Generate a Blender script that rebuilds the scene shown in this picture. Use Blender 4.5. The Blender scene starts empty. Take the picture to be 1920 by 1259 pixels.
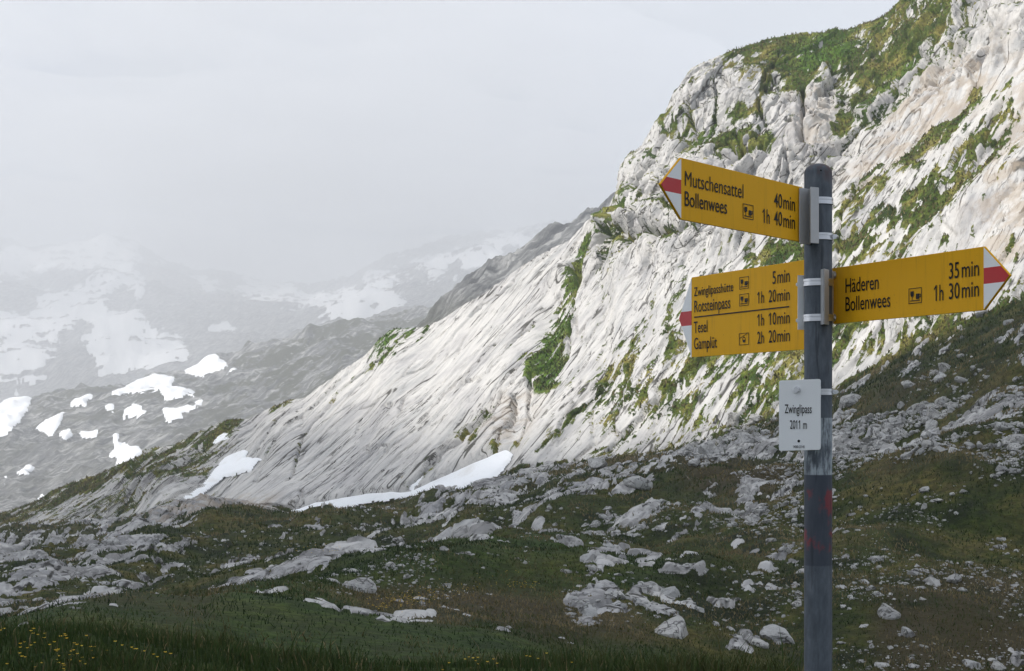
# Alpine pass with a yellow hiking signpost in front of a limestone slab mountain.
import bpy, bmesh, math, random
import numpy as np
from mathutils import Vector, Matrix

R = math.radians
sc = bpy.context.scene
col = sc.collection
random.seed(7)

# ------------------------------------------------------------------ camera
FP, HZ, CX = 3200.0, 790.0, 960.0        # survey: focal length, horizon row, centre column (1920 x 1259 plate)
cam_d = bpy.data.cameras.new('camera')
cam_d.sensor_width = 36.0
cam_d.lens = FP / 1920 * 36.0
cam_d.shift_y = (HZ - 629.5) / 1920
cam_d.clip_start, cam_d.clip_end = 0.05, 30000
cam = bpy.data.objects.new('camera', cam_d)
cam.rotation_euler = (R(90), 0, 0)
col.objects.link(cam)
sc.camera = cam

# ------------------------------------------------------------------ world, sun, exposure
SUN = Vector((-0.66, -0.22, 0.72)).normalized()     # towards the sun
world = bpy.data.worlds.new('World')
sc.world = world
world.use_nodes = True
wn, wl = world.node_tree.nodes, world.node_tree.links
wn.clear()
w_out = wn.new('ShaderNodeOutputWorld')
w_bg = wn.new('ShaderNodeBackground')
w_bg.inputs['Strength'].default_value = 0.1
w_sky = wn.new('ShaderNodeTexSky')
w_sky.sky_type = 'NISHITA'
w_sky.sun_disc = False
w_sky.sun_elevation = math.asin(SUN.z)
w_sky.sun_rotation = math.atan2(SUN.x, SUN.y)
w_sky.altitude = 2000
w_tc = wn.new('ShaderNodeTexCoord')
w_map = wn.new('ShaderNodeMapping')
w_map.inputs['Scale'].default_value = (3.0, 3.0, 4.5)
w_map.inputs['Location'].default_value = (0.3, 0.0, 0.25)
w_n = wn.new('ShaderNodeTexNoise')
w_n.inputs['Scale'].default_value = 1.6
w_n.inputs['Detail'].default_value = 6.0
w_n.inputs['Roughness'].default_value = 0.5
w_n.inputs['Distortion'].default_value = 0.5
w_r = wn.new('ShaderNodeValToRGB')                  # cloud cover: thin bluish to thick white
w_r.color_ramp.elements[0].position = 0.30
w_r.color_ramp.elements[0].color = (0.42, 0.52, 0.72, 1)
w_r.color_ramp.elements[1].position = 0.62
w_r.color_ramp.elements[1].color = (0.86, 0.89, 0.93, 1)
w_s = wn.new('ShaderNodeVectorMath')
w_s.operation = 'SCALE'
w_s.inputs['Scale'].default_value = 7.6
w_mix = wn.new('ShaderNodeMix')
w_mix.data_type = 'RGBA'
w_mix.inputs['Factor'].default_value = 0.90
wl.new(w_tc.outputs['Generated'], w_map.inputs['Vector'])
wl.new(w_map.outputs['Vector'], w_n.inputs['Vector'])
wl.new(w_n.outputs['Fac'], w_r.inputs['Fac'])
wl.new(w_r.outputs['Color'], w_s.inputs[0])
wl.new(w_sky.outputs['Color'], w_mix.inputs[6])
wl.new(w_s.outputs['Vector'], w_mix.inputs[7])
wl.new(w_mix.outputs[2], w_bg.inputs['Color'])
wl.new(w_bg.outputs['Background'], w_out.inputs['Surface'])

sun_d = bpy.data.lights.new('sun', 'SUN')
sun_d.energy = 5.0
sun_d.angle = R(0.4)
sun_d.color = (1.0, 0.95, 0.88)
sun = bpy.data.objects.new('sun', sun_d)
sun.rotation_euler = SUN.to_track_quat('Z', 'Y').to_euler()
sun.location = SUN * 50
col.objects.link(sun)

vs = sc.view_settings
vs.view_transform = 'Standard'
vs.look = 'None'
vs.exposure = 0.36
vs.gamma = 1.0
vs.use_curve_mapping = False
sc.cycles.use_denoising = True
sc.cycles.volume_bounces = 2
sc.cycles.max_bounces = 8
HAZE_DENSITY = 0.00056

# ------------------------------------------------------------------ helpers
def tag(o, label=None, cat=None, group=None, kind=None):
    if label: o['label'] = label
    if cat: o['category'] = cat
    if group: o['group'] = group
    if kind: o['kind'] = kind
    return o

def empty(name, loc):
    o = bpy.data.objects.new(name, None)
    o.location = loc
    o.empty_display_size = 0.1
    col.objects.link(o)
    return o

def mesh_np(name, verts, faces, mat=None, parent=None, smooth=False, attrs=None):
    """verts (n,3), faces (m,3) or (m,4) arrays -> one mesh object; attrs {name: (n,) or (n,4)}"""
    me = bpy.data.meshes.new(name)
    verts = np.ascontiguousarray(verts, dtype=np.float32)
    faces = np.ascontiguousarray(faces, dtype=np.int32)
    k = faces.shape[1]
    me.vertices.add(len(verts)); me.vertices.foreach_set('co', verts.ravel())
    me.loops.add(faces.size); me.loops.foreach_set('vertex_index', faces.ravel())
    me.polygons.add(len(faces))
    me.polygons.foreach_set('loop_start', np.arange(0, faces.size, k, dtype=np.int32))
    me.polygons.foreach_set('use_smooth', np.full(len(faces), smooth))
    for an, av in (attrs or {}).items():
        av = np.ascontiguousarray(av, dtype=np.float32)
        if av.ndim == 1:
            me.attributes.new(an, 'FLOAT', 'POINT').data.foreach_set('value', av)
        else:
            me.attributes.new(an, 'FLOAT_COLOR', 'POINT').data.foreach_set('color', av.ravel())
    me.update(calc_edges=True)
    if mat: me.materials.append(mat)
    o = bpy.data.objects.new(name, me)
    if parent is not None: o.parent = parent
    col.objects.link(o)
    return o

def bm_obj(name, bm, mat, parent=None, smooth=False):
    me = bpy.data.meshes.new(name)
    bm.normal_update()
    for f in bm.faces: f.smooth = smooth
    bm.to_mesh(me); bm.free()
    for m in (mat if isinstance(mat, (list, tuple)) else [mat]): me.materials.append(m)
    o = bpy.data.objects.new(name, me)
    if parent is not None: o.parent = parent
    col.objects.link(o)
    return o

# ---- value noise on a random lattice, vectorised
_rng = np.random.default_rng(11)
_T = _rng.random((64, 64, 64), dtype=np.float32)

def vnoise(x, y, z):
    xf, yf, zf = np.floor(x), np.floor(y), np.floor(z)
    fx, fy, fz = (x - xf).astype(np.float32), (y - yf).astype(np.float32), (z - zf).astype(np.float32)
    i, j, k = xf.astype(np.int32) & 63, yf.astype(np.int32) & 63, zf.astype(np.int32) & 63
    i1, j1, k1 = (i + 1) & 63, (j + 1) & 63, (k + 1) & 63
    fx = fx * fx * fx * (fx * (fx * 6 - 15) + 10)
    fy = fy * fy * fy * (fy * (fy * 6 - 15) + 10)
    fz = fz * fz * fz * (fz * (fz * 6 - 15) + 10)
    def lx(jj, kk):
        a, b = _T[i, jj, kk], _T[i1, jj, kk]
        return a + (b - a) * fx
    a = lx(j, k); b = lx(j1, k); c = lx(j, k1); d = lx(j1, k1)
    a = a + (b - a) * fy; c = c + (d - c) * fy
    return (a + (c - a) * fz) * 2 - 1

def fbm(x, y, z, octaves=4, gain=0.5, seed=0.0, ridged=False):
    s = 0.0; amp = 1.0; tot = 0.0
    x, y, z = x + seed * 7.31, y + seed * 3.17, z + seed * 5.77
    for o in range(octaves):
        n = vnoise(x, y, z)
        if ridged: n = 1 - 2 * np.abs(n)
        s = s + n * amp; tot += amp; amp *= gain
        x, y, z = (0.80 * x - 0.60 * y) * 2.03 + 17.1, (0.60 * x + 0.80 * y) * 2.03 + 5.3, z * 2.03 + 9.7
    return s / tot

def fbm_axis(x, y, z, octaves=4, gain=0.5, seed=0.0):
    """fbm without the turn between octaves: keeps stretched noise stretched one way"""
    s = 0.0; amp = 1.0; tot = 0.0
    x, y, z = x + seed * 7.31, y + seed * 3.17, z + seed * 5.77
    for o in range(octaves):
        s = s + vnoise(x, y, z) * amp; tot += amp; amp *= gain
        x, y, z = x * 1.91 + 17.1, y * 2.07 + 5.3, z * 2.03 + 9.7
    return s / tot

def sstep(a, b, x):
    t = np.clip((x - a) / (b - a), 0, 1)
    return t * t * (3 - 2 * t)

def worley(u, v, seed=0):
    """2-D cells: (distance to border approx, random value of the cell)"""
    uf, vf = np.floor(u), np.floor(v)
    f1 = np.full(u.shape, 9.0, np.float32); f2 = f1.copy(); cid = np.zeros(u.shape, np.float32)
    for a in (-1, 0, 1):
        for b in (-1, 0, 1):
            ii = (uf + a).astype(np.int32); jj = (vf + b).astype(np.int32)
            ox = _T[ii & 63, jj & 63, (seed + 1) & 63]; oy = _T[ii & 63, jj & 63, (seed + 2) & 63]
            d = np.hypot(uf + a + ox - u, vf + b + oy - v).astype(np.float32)
            near = d < f1
            f2 = np.where(near, f1, np.minimum(f2, d))
            cid = np.where(near, _T[ii & 63, jj & 63, (seed + 3) & 63], cid)
            f1 = np.where(near, d, f1)
    return f2 - f1, cid

def facets(u, v, seed, lift, tilt):
    """broken rock: every cell is a flat face with its own height and tilt -> (height, distance to joint)"""
    uf, vf = np.floor(u), np.floor(v)
    f1 = np.full(u.shape, 9.0, np.float32); f2 = f1.copy(); h = np.zeros(u.shape, np.float32)
    for a in (-1, 0, 1):
        for b in (-1, 0, 1):
            ii = (uf + a).astype(np.int32) & 63; jj = (vf + b).astype(np.int32) & 63
            du = (u - (uf + a + _T[ii, jj, seed & 63])).astype(np.float32); dv = (v - (vf + b + _T[ii, jj, (seed + 1) & 63])).astype(np.float32)
            d = np.hypot(du, dv)
            near = d < f1
            f2 = np.where(near, f1, np.minimum(f2, d))
            h = np.where(near, (_T[ii, jj, (seed + 2) & 63] - 0.5) * lift + ((_T[ii, jj, (seed + 3) & 63] - 0.5) * du + (_T[ii, jj, (seed + 4) & 63] - 0.5) * dv) * tilt, h)
            f1 = np.where(near, d, f1)
    return h, f2 - f1

def inside(poly, x, y):
    r = np.zeros(x.shape, bool)
    n = len(poly)
    for i in range(n):
        x0, y0 = poly[i]; x1, y1 = poly[(i + 1) % n]
        if y0 == y1: continue
        c = ((y0 > y) != (y1 > y)) & (x < (x1 - x0) * (y - y0) / (y1 - y0) + x0)
        r ^= c
    return r

def blur(a, n, axis):
    if n < 1: return a
    k = 2 * n + 1
    pad = [(0, 0)] * a.ndim; pad[axis] = (n + 1, n)
    c = np.cumsum(np.pad(a, pad, mode='edge'), axis=axis, dtype=np.float64)
    sl1 = [slice(None)] * a.ndim; sl0 = [slice(None)] * a.ndim
    sl1[axis] = slice(k, None); sl0[axis] = slice(0, -k)
    return (c[tuple(sl1)] - c[tuple(sl0)]) / k

def blur2(a, n):
    return blur(blur(blur(blur(a, n, 0), n, 1), n, 0), n, 1)

# ------------------------------------------------------------------ material helpers
class NT:
    def __init__(self, name):
        self.m = bpy.data.materials.new(name)
        self.m.use_nodes = True
        self.t = self.m.node_tree
        self.t.nodes.clear()
        self.out = self.t.nodes.new('ShaderNodeOutputMaterial')
    def n(self, typ, **kw):
        nd = self.t.nodes.new('ShaderNode' + typ)
        for k, v in kw.items():
            if k.startswith('_'): setattr(nd, k[1:], v)
        for k, v in kw.items():
            if k.startswith('_'): continue
            key = int(k[1:]) if k[0] == 'i' and k[1:].isdigit() else k.replace('__', ' ')
            s = nd.inputs[key]
            if isinstance(v, bpy.types.NodeSocket): self.t.links.new(v, s)
            else: s.default_value = v
        return nd
    def math(self, op, a, b=0.0, c=0.0, clamp=False):
        return self.n('Math', _operation=op, _use_clamp=clamp, i0=a, i1=b, i2=c).outputs[0]
    def mix(self, f, a, b, blend='MIX'):
        return self.n('Mix', _data_type='RGBA', _blend_type=blend, i0=f, i6=a, i7=b).outputs[2]
    def noise(self, vec, scale, detail=4.0, rough=0.55, dist=0.0):
        return self.n('TexNoise', Vector=vec, Scale=scale, Detail=detail, Roughness=rough, Distortion=dist).outputs['Fac']
    def ramp(self, f, *stops):
        nd = self.n('ValToRGB', Fac=f)
        cr = nd.color_ramp
        while len(cr.elements) < len(stops): cr.elements.new(0.5)
        for e, (p, c) in zip(cr.elements, stops):
            e.position = p
            e.color = (*c, 1) if isinstance(c, tuple) else (c, c, c, 1)
        return nd.outputs['Color']
    def step(self, x, a, b):
        return self.n('MapRange', _interpolation_type='SMOOTHSTEP', Value=x, i1=a, i2=b, i3=0.0, i4=1.0).outputs[0]
    def attr(self, name):
        return self.n('Attribute', _attribute_name=name)
    def bsdf(self, color, rough=0.8, normal=None, metallic=0.0, spec=0.3, **kw):
        b = self.n('BsdfPrincipled', Base__Color=color, Roughness=rough, Metallic=metallic, **kw)
        b.inputs['Specular IOR Level'].default_value = spec
        if normal is not None: self.t.links.new(normal, b.inputs['Normal'])
        self.t.links.new(b.outputs[0], self.out.inputs['Surface'])
        return self.m
    def bump(self, h, dist=0.1, strength=1.0, normal=None):
        nd = self.n('Bump', Height=h, Distance=dist, Strength=strength)
        if normal is not None: self.t.links.new(normal, nd.inputs['Normal'])
        return nd.outputs[0]

def c3(r, g, b): return (r, g, b, 1.0)
# ------------------------------------------------------------------ terrain materials
# frame of the limestone beds: LD runs down the dip, WD is the bed normal, VD the strike
LD = np.array([-0.532, -0.637, -0.559]); LD /= np.linalg.norm(LD)
WD = np.array([-0.44, -0.33, 0.83]); WD -= LD * WD.dot(LD); WD /= np.linalg.norm(WD)
VD = np.cross(WD, LD)

def bed_coords(t, su, sv, sw):
    p = t.n('NewGeometry').outputs['Position']
    f = lambda d, s: t.math('MULTIPLY', t.n('VectorMath', _operation='DOT_PRODUCT', i0=p, i1=tuple(d)).outputs['Value'], s)
    return t.n('CombineXYZ', X=f(LD, su), Y=f(VD, sv), Z=f(WD, sw)).outputs[0]

def terrain_material():
    t = NT('alpine_ground')
    pos = t.n('NewGeometry').outputs['Position']
    at = t.attr('cover')                       # r grass, g tan rock, b fresh green, a bare soil
    sep = t.n('SeparateColor', Color=at.outputs['Color'])
    grass0, tan0, green0 = sep.outputs[0], sep.outputs[1], sep.outputs[2]
    soil0 = at.outputs['Alpha']
    # --- limestone
    streak = t.noise(bed_coords(t, 0.11, 1.15, 1.15), 1.0, 8.0, 0.62, 0.12)
    fine = t.noise(bed_coords(t, 0.55, 4.5, 4.5), 1.0, 5.0, 0.65, 0.1)
    blot = t.noise(pos, 0.22, 6.0, 0.62)
    speck = t.noise(pos, 3.2, 5.0, 0.7)
    rk = t.ramp(streak, (0.32, (0.36, 0.36, 0.355)), (0.47, (0.50, 0.488, 0.47)), (0.64, (0.575, 0.558, 0.53)))
    rk = t.mix(t.step(blot, 0.46, 0.64), rk, t.mix(1.0, rk, c3(0.82, 0.82, 0.84), 'MULTIPLY'))
    rk = t.mix(t.math('MULTIPLY', t.step(speck, 0.56, 0.72), 0.40), rk, c3(0.25, 0.25, 0.245))
    # solution runnels and joints: thin cracks down the dip, their darkness coloured in
    def lines(su, sv, wdt, mk, lo, hi):
        nn = t.noise(bed_coords(t, su, sv, sv), 1.0, 1.6, 0.45, 0.0)
        ln = t.math('SUBTRACT', 1.0, t.step(t.math('ABSOLUTE', t.math('SUBTRACT', nn, 0.5)), wdt * 0.25, wdt))
        return t.math('MULTIPLY', ln, t.step(t.noise(bed_coords(t, mk, mk * 2.0, mk * 2.0), 1.0, 4.0, 0.6), lo, hi))
    la = lines(0.040, 0.48, 0.016, 0.16, 0.48, 0.53)
    lb = lines(0.080, 1.3, 0.030, 0.55, 0.495, 0.535)
    lc = t.math('MULTIPLY', lines(0.17, 2.9, 0.050, 1.0, 0.48, 0.54), 0.55)
    quiet = t.step(t.noise(pos, 0.10, 4.0, 0.6), 0.42, 0.56)       # some beds are scored, others smooth
    thread = t.math('MAXIMUM', la, t.math('MULTIPLY', t.math('MAXIMUM', lb, lc), t.math('ADD', 0.25, t.math('MULTIPLY', quiet, 0.75))))
    rk = t.mix(t.math('MULTIPLY', thread, 0.92), rk, c3(0.050, 0.048, 0.040))
    alp = t.attr('alp').outputs['Fac']         # the pasture rocks carry a patchy grey lichen patina
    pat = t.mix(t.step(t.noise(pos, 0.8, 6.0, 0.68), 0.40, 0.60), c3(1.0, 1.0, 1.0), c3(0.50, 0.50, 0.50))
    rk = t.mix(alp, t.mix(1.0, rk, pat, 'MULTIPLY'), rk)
    tanc = t.mix(blot, c3(0.47, 0.40, 0.315), c3(0.26, 0.20, 0.145))
    rk = t.mix(t.math('MULTIPLY', tan0, t.step(t.noise(pos, 0.6, 6.0, 0.65), 0.42, 0.58)), rk, t.mix(0.35, tanc, rk))
    # --- grass and heath
    g1 = t.noise(pos, 0.42, 6.0, 0.66)
    g2 = t.noise(pos, 4.0, 5.0, 0.7)
    gr = t.ramp(g1, (0.38, (0.018, 0.026, 0.007)), (0.46, (0.046, 0.058, 0.014)), (0.53, (0.078, 0.080, 0.022)), (0.60, (0.150, 0.115, 0.048)))
    gr = t.mix(t.math('MULTIPLY', green0, 0.85), gr, t.mix(g1, c3(0.032, 0.066, 0.012), c3(0.062, 0.104, 0.020)))
    gr = t.mix(t.step(g2, 0.40, 0.66), t.mix(1.0, gr, c3(0.62, 0.60, 0.55), 'MULTIPLY'), t.mix(1.0, gr, c3(1.35, 1.30, 1.2), 'MULTIPLY'))
    # alpine sward is coloured paler than the heath below
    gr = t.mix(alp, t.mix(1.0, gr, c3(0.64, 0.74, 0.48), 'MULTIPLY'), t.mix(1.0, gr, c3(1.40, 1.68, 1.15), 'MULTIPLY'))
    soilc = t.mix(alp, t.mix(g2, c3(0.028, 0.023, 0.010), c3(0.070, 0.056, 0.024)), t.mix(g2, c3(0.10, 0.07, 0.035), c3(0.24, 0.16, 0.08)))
    gr = t.mix(t.math('MULTIPLY', soil0, t.step(g1, 0.25, 0.5)), gr, soilc)
    # --- border between them, broken up finely
    edge = t.math('ADD', grass0, t.math('MULTIPLY', t.math('SUBTRACT', t.noise(bed_coords(t, 1.3, 3.4, 3.4), 1.0, 7.0, 0.75), 0.5), 1.15))
    gm = t.step(edge, 0.44, 0.56)
    colr = t.mix(gm, rk, gr)
    # --- relief
    h_rock = t.math('ADD', t.math('MULTIPLY', streak, 0.14), t.math('SUBTRACT', t.math('ADD', t.math('MULTIPLY', fine, 0.07), t.math('MULTIPLY', speck, 0.10)), t.math('MULTIPLY', thread, 0.18)))
    h_grass = t.math('MULTIPLY', g2, 0.35)
    hh = t.n('Mix', _data_type='FLOAT', i0=gm, i2=h_rock, i3=h_grass).outputs[0]
    return t.bsdf(colr, 0.9, t.bump(hh, 0.55, 0.65), spec=0.15)

def far_material():
    t = NT('far_rock')
    pos = t.n('NewGeometry').outputs['Position']
    a = t.noise(pos, 0.02, 6.0, 0.6)
    b = t.noise(pos, 0.13, 7.0, 0.7)
    s = t.noise(bed_coords(t, 0.035, 0.16, 0.16), 1.0, 8.0, 0.72, 0.4)
    rk = t.ramp(s, (0.37, (0.045, 0.045, 0.044)), (0.5, (0.25, 0.248, 0.24)), (0.60, (0.60, 0.59, 0.56)))
    g = t.mix(b, c3(0.05, 0.055, 0.02), c3(0.10, 0.095, 0.045))
    gm = t.math('MULTIPLY', t.step(t.math('ADD', t.math('MULTIPLY', a, 0.6), t.math('MULTIPLY', b, 0.5)), 0.52, 0.60), t.attr('grass').outputs['Fac'])
    h = t.math('ADD', t.math('MULTIPLY', s, 1.0), t.math('MULTIPLY', b, 0.8))
    return t.bsdf(t.mix(gm, rk, g), 0.9, t.bump(h, 10.0, 1.0), spec=0.1)

def boulder_material():
    t = NT('boulder_limestone')
    tc = t.n('TexCoord').outputs['Object']
    pos = t.n('NewGeometry').outputs['Position']
    a = t.noise(pos, 1.6, 6.0, 0.65)
    b = t.noise(pos, 9.0, 5.0, 0.7)
    rnd = t.n('ObjectInfo').outputs['Random']
    base = t.ramp(a, (0.28, (0.30, 0.30, 0.30)), (0.5, (0.47, 0.465, 0.45)), (0.68, (0.60, 0.59, 0.57)))
    base = t.mix(t.math('MULTIPLY', t.step(b, 0.52, 0.7), 0.5), base, c3(0.16, 0.16, 0.155))
    base = t.mix(t.math('MULTIPLY', rnd, 0.35), base, t.mix(1.0, base, c3(0.72, 0.68, 0.62), 'MULTIPLY'))
    cr = t.noise(pos, 2.6, 3.0, 0.6, 0.4)
    ln = t.math('SUBTRACT', 1.0, t.step(t.math('ABSOLUTE', t.math('SUBTRACT', cr, 0.5)), 0.006, 0.022))
    base = t.mix(t.math('MULTIPLY', ln, 0.7), base, c3(0.07, 0.068, 0.06))
    base = t.mix(t.math('MULTIPLY', t.step(t.noise(pos, 1.1, 5.0, 0.65), 0.58, 0.66), 0.55), base, c3(0.13, 0.13, 0.115))
    return t.bsdf(base, 0.92, t.bump(t.math('SUBTRACT', t.math('ADD', a, t.math('MULTIPLY', b, 0.4)), t.math('MULTIPLY', ln, 0.4)), 0.14, 0.9), spec=0.15)

def snow_material():
    t = NT('old_snow')
    pos = t.n('NewGeometry').outputs['Position']
    a = t.noise(pos, 0.5, 5.0, 0.6)
    b = t.noise(pos, 3.0, 4.0, 0.6)
    c = t.mix(t.step(a, 0.52, 0.75), c3(0.86, 0.875, 0.89), c3(0.74, 0.73, 0.71))
    return t.bsdf(c, 0.7, t.bump(t.math('ADD', a, t.math('MULTIPLY', b, 0.3)), 0.12, 0.6), spec=0.2)

def grass_material():
    t = NT('grass_blades')
    v = t.attr('tint').outputs['Fac']
    c = t.ramp(v, (0.0, (0.014, 0.030, 0.005)), (0.35, (0.034, 0.062, 0.010)), (0.6, (0.062, 0.066, 0.016)), (0.82, (0.13, 0.104, 0.044)), (1.0, (0.26, 0.20, 0.10)))
    return t.bsdf(c, 0.75, spec=0.2)

def plain(name, rgb, rough=0.5, metallic=0.0, spec=0.4, var=0.0, scale=40.0):
    t = NT(name)
    tc = t.n('TexCoord').outputs['Object']
    c = c3(*rgb)
    if var:
        c = t.mix(t.math('MULTIPLY', t.noise(tc, scale, 6.0, 0.65), var), c, c3(*(x * 0.45 for x in rgb)))
    return t.bsdf(c, rough, metallic=metallic, spec=spec)

M_TERRAIN = terrain_material()
M_FAR = far_material()
M_BOULDER = boulder_material()
M_SNOW = snow_material()
M_GRASS = grass_material()
# ------------------------------------------------------------------ near terrain: one survey grid, split at the foot of the slab
# Survey tables: bearing column -> elevation row (both of the 1920-px plate) and distance in metres.
def curve(px, tab):
    k = sorted(tab)
    return np.interp(px, k, [tab[i] for i in k])

PXC = np.concatenate([np.linspace(-6000, -400, 24, endpoint=False), np.linspace(-400, -70, 40, endpoint=False),
                      np.linspace(-70, 1990, 850, endpoint=False), np.linspace(1990, 2400, 46, endpoint=False), np.linspace(2400, 8000, 24)])
NC = len(PXC)
def zrow(py, y): return (HZ - py) / FP * y
lip_py = curve(PXC, {-6000: 1140, -700: 1170, 0: 1184, 130: 1180, 250: 1196, 450: 1226, 700: 1248, 1000: 1252, 1300: 1262, 1480: 1276, 1600: 1300, 1920: 1340, 4000: 1340})
one = np.ones(NC)
KN = []                                                                    # (rows in the interval before it, Y, Z)
KN.append((0, 0.8 * one, -1.62 * one))
KN.append((14, 6.0 * one, zrow(lip_py, 11.0) - 0.16))
KN.append((24, 11.0 * one, zrow(lip_py, 11.0)))
KN.append((16, 18.0 * one, zrow(lip_py + 34, 18.0)))
y3 = 26.0 * one
KN.append((26, y3, zrow(np.minimum(lip_py + 2, 1272), y3)))
y4 = 44.0 * one
KN.append((150, y4, zrow(curve(PXC, {-6000: 1080, 0: 1092, 300: 1095, 600: 1085, 900: 1068, 1200: 1058, 1500: 1040, 1700: 1022, 1920: 985, 3000: 930}), y4)))
y5 = curve(PXC, {-6000: 90, 0: 84, 900: 74, 1500: 66, 1920: 60, 3000: 56})
KN.append((190, y5, zrow(curve(PXC, {-6000: 1040, 0: 1035, 300: 1022, 600: 1000, 900: 972, 1200: 935, 1500: 890, 1700: 835, 1920: 770, 3000: 560}), y5)))
yb = curve(PXC, {-6000: 230, -700: 195, 0: 166, 130: 156, 330: 141, 540: 128, 760: 121, 950: 114, 1250: 106, 1450: 100, 1700: 95, 1920: 88, 3000: 78})
base_py = curve(PXC, {-6000: 1020, -200: 1003, 0: 1002, 130: 990, 330: 957, 540: 958, 760: 925, 950: 882, 1100: 868, 1250: 850, 1400: 806, 1450: 782, 1560: 735, 1700: 665, 1850: 600, 1920: 570, 3000: 260})
KN.append((170, yb, zrow(base_py, yb)))
ROW_BASE = sum(k[0] for k in KN)
ridge_py = curve(PXC, {-6000: 990, -500: 1000, -200: 985, 0: 962, 70: 938, 130: 912, 190: 893, 250: 868, 330: 832, 395: 797, 440: 783, 470: 782, 500: 768, 540: 752, 572: 748, 600: 730, 640: 702, 690: 668, 715: 640,
                       740: 624, 780: 620, 800: 616, 830: 600, 900: 552, 950: 515, 1000: 478, 1060: 448, 1090: 425, 1112: 404, 1138: 384, 1150: 352, 1160: 308, 1176: 285, 1215: 252, 1236: 214,
                       1262: 172, 1300: 132, 1335: 112, 1400: 88, 1450: 73, 1500: 66, 1560: 58, 1610: 46, 1645: 32, 1672: 12, 1700: -12, 1800: -80, 1920: -150, 2400: -420, 3000: -600})
yr = curve(PXC, {-6000: 260, -500: 235, 0: 190, 130: 182, 440: 164, 640: 158, 900: 152, 1140: 150, 1240: 150, 1330: 153, 1480: 156, 1700: 156, 1920: 152, 3000: 140})
zr = zrow(ridge_py, yr)
KN.append((575, yr, zr))
KN.append((14, yr + 7.0, zr - 1.2))
KN.append((14, yr + 40.0, zr - 30.0))
KN.append((6, yr + 75.0, zr - 75.0))
Ys, Zs, knots = [KN[0][1][None]], [KN[0][2][None]], [0]
for (n0, ya, za), (n1, y1, z1) in zip(KN[:-1], KN[1:]):
    f = (np.arange(1, n1 + 1) / n1)[:, None]
    Ys.append(ya + (y1 - ya) * f); Zs.append(za + (z1 - za) * f)
    knots.append(knots[-1] + n1)
Y = np.concatenate(Ys); Z = np.concatenate(Zs)
NR = len(Y)
ROW_RIDGE = knots[-4]
# soften the knots of the lower ground
sm = blur(blur(Z, 9, 0), 9, 0); w = sstep(knots[2] + 2, knots[3] + 6, np.arange(NR))[:, None] * (1 - sstep(ROW_BASE - 22, ROW_BASE - 8, np.arange(NR)))[:, None]
Z = Z + (sm - Z) * w
X = (PXC[None] - CX) / FP * Y
rowi = np.arange(NR)[:, None] * np.ones((1, NC))
PX0 = PXC[None] * np.ones((NR, 1))
PY0 = HZ - FP * Z / Y
wM = sstep(ROW_BASE - 3, ROW_BASE + 10, rowi)                               # mountain
wG = 1 - wM
wBack = 1 - sstep(ROW_RIDGE - 4, ROW_RIDGE + 25, rowi)
wNear = sstep(knots[2], knots[4], rowi)                                     # 0 on the foreground lip

WOBX = fbm(PX0 / 50, PY0 / 50, PX0 * 0, 4, 0.6, 3.0)
WOBY = fbm(PX0 / 50, PY0 / 50, PX0 * 0, 4, 0.6, 7.0)
def zone(polys, soft=6, wob=9.0, wl=60.0, seed=3.0):
    """traced areas of the survey, with wobbly soft borders"""
    dx, dy = WOBX * wob, WOBY * wob
    m = np.zeros(PX0.shape, bool)
    for p in polys: m |= inside(p, PX0 + dx, PY0 + dy)
    m &= (rowi <= ROW_RIDGE + 20)
    return blur2(m.astype(np.float32), soft)

def bump_at(px, py, sx, sy, rot=0.0):
    """a soft mound in survey coordinates; rot in degrees turns its long axis"""
    a = R(rot); u = (PX0 - px) * math.cos(a) + (PY0 - py) * math.sin(a); v = -(PX0 - px) * math.sin(a) + (PY0 - py) * math.cos(a)
    return np.exp(-(u / sx) ** 2 - (v / sy) ** 2) * (rowi <= ROW_RIDGE + 30)

U = X * LD[0] + Y * LD[1] + Z * LD[2]
V = X * VD[0] + Y * VD[1] + Z * VD[2]
W = X * WD[0] + Y * WD[1] + Z * WD[2]

# ---- areas traced from the survey
butt = zone([[(1130, 400), (1170, 280), (1240, 200), (1330, 100), (1480, 60), (1700, -30), (1990, -200), (1990, 60), (1880, 150), (1760, 190), (1640, 240), (1570, 330), (1480, 420), (1340, 480), (1200, 480), (1100, 520), (1090, 440)]], 14)
smooth_slab = zone([[(330, 940), (480, 800), (640, 690), (760, 620), (1000, 480), (1100, 430), (1060, 560), (960, 700), (900, 760), (800, 830), (740, 915), (540, 960)]], 14)
strata = zone([[(1770, 70), (1800, 20), (1900, -40), (1990, -60), (1990, 140), (1890, 120), (1830, 100)]], 8)
snow_bed = zone([[(320, 955), (380, 915), (412, 865), (470, 840), (495, 860), (470, 890), (390, 930)],
                 [(540, 972), (545, 955), (690, 925), (770, 920), (900, 862), (955, 842), (965, 858), (938, 900), (880, 930), (780, 940), (690, 950), (590, 976)]], 6, 0)
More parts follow.
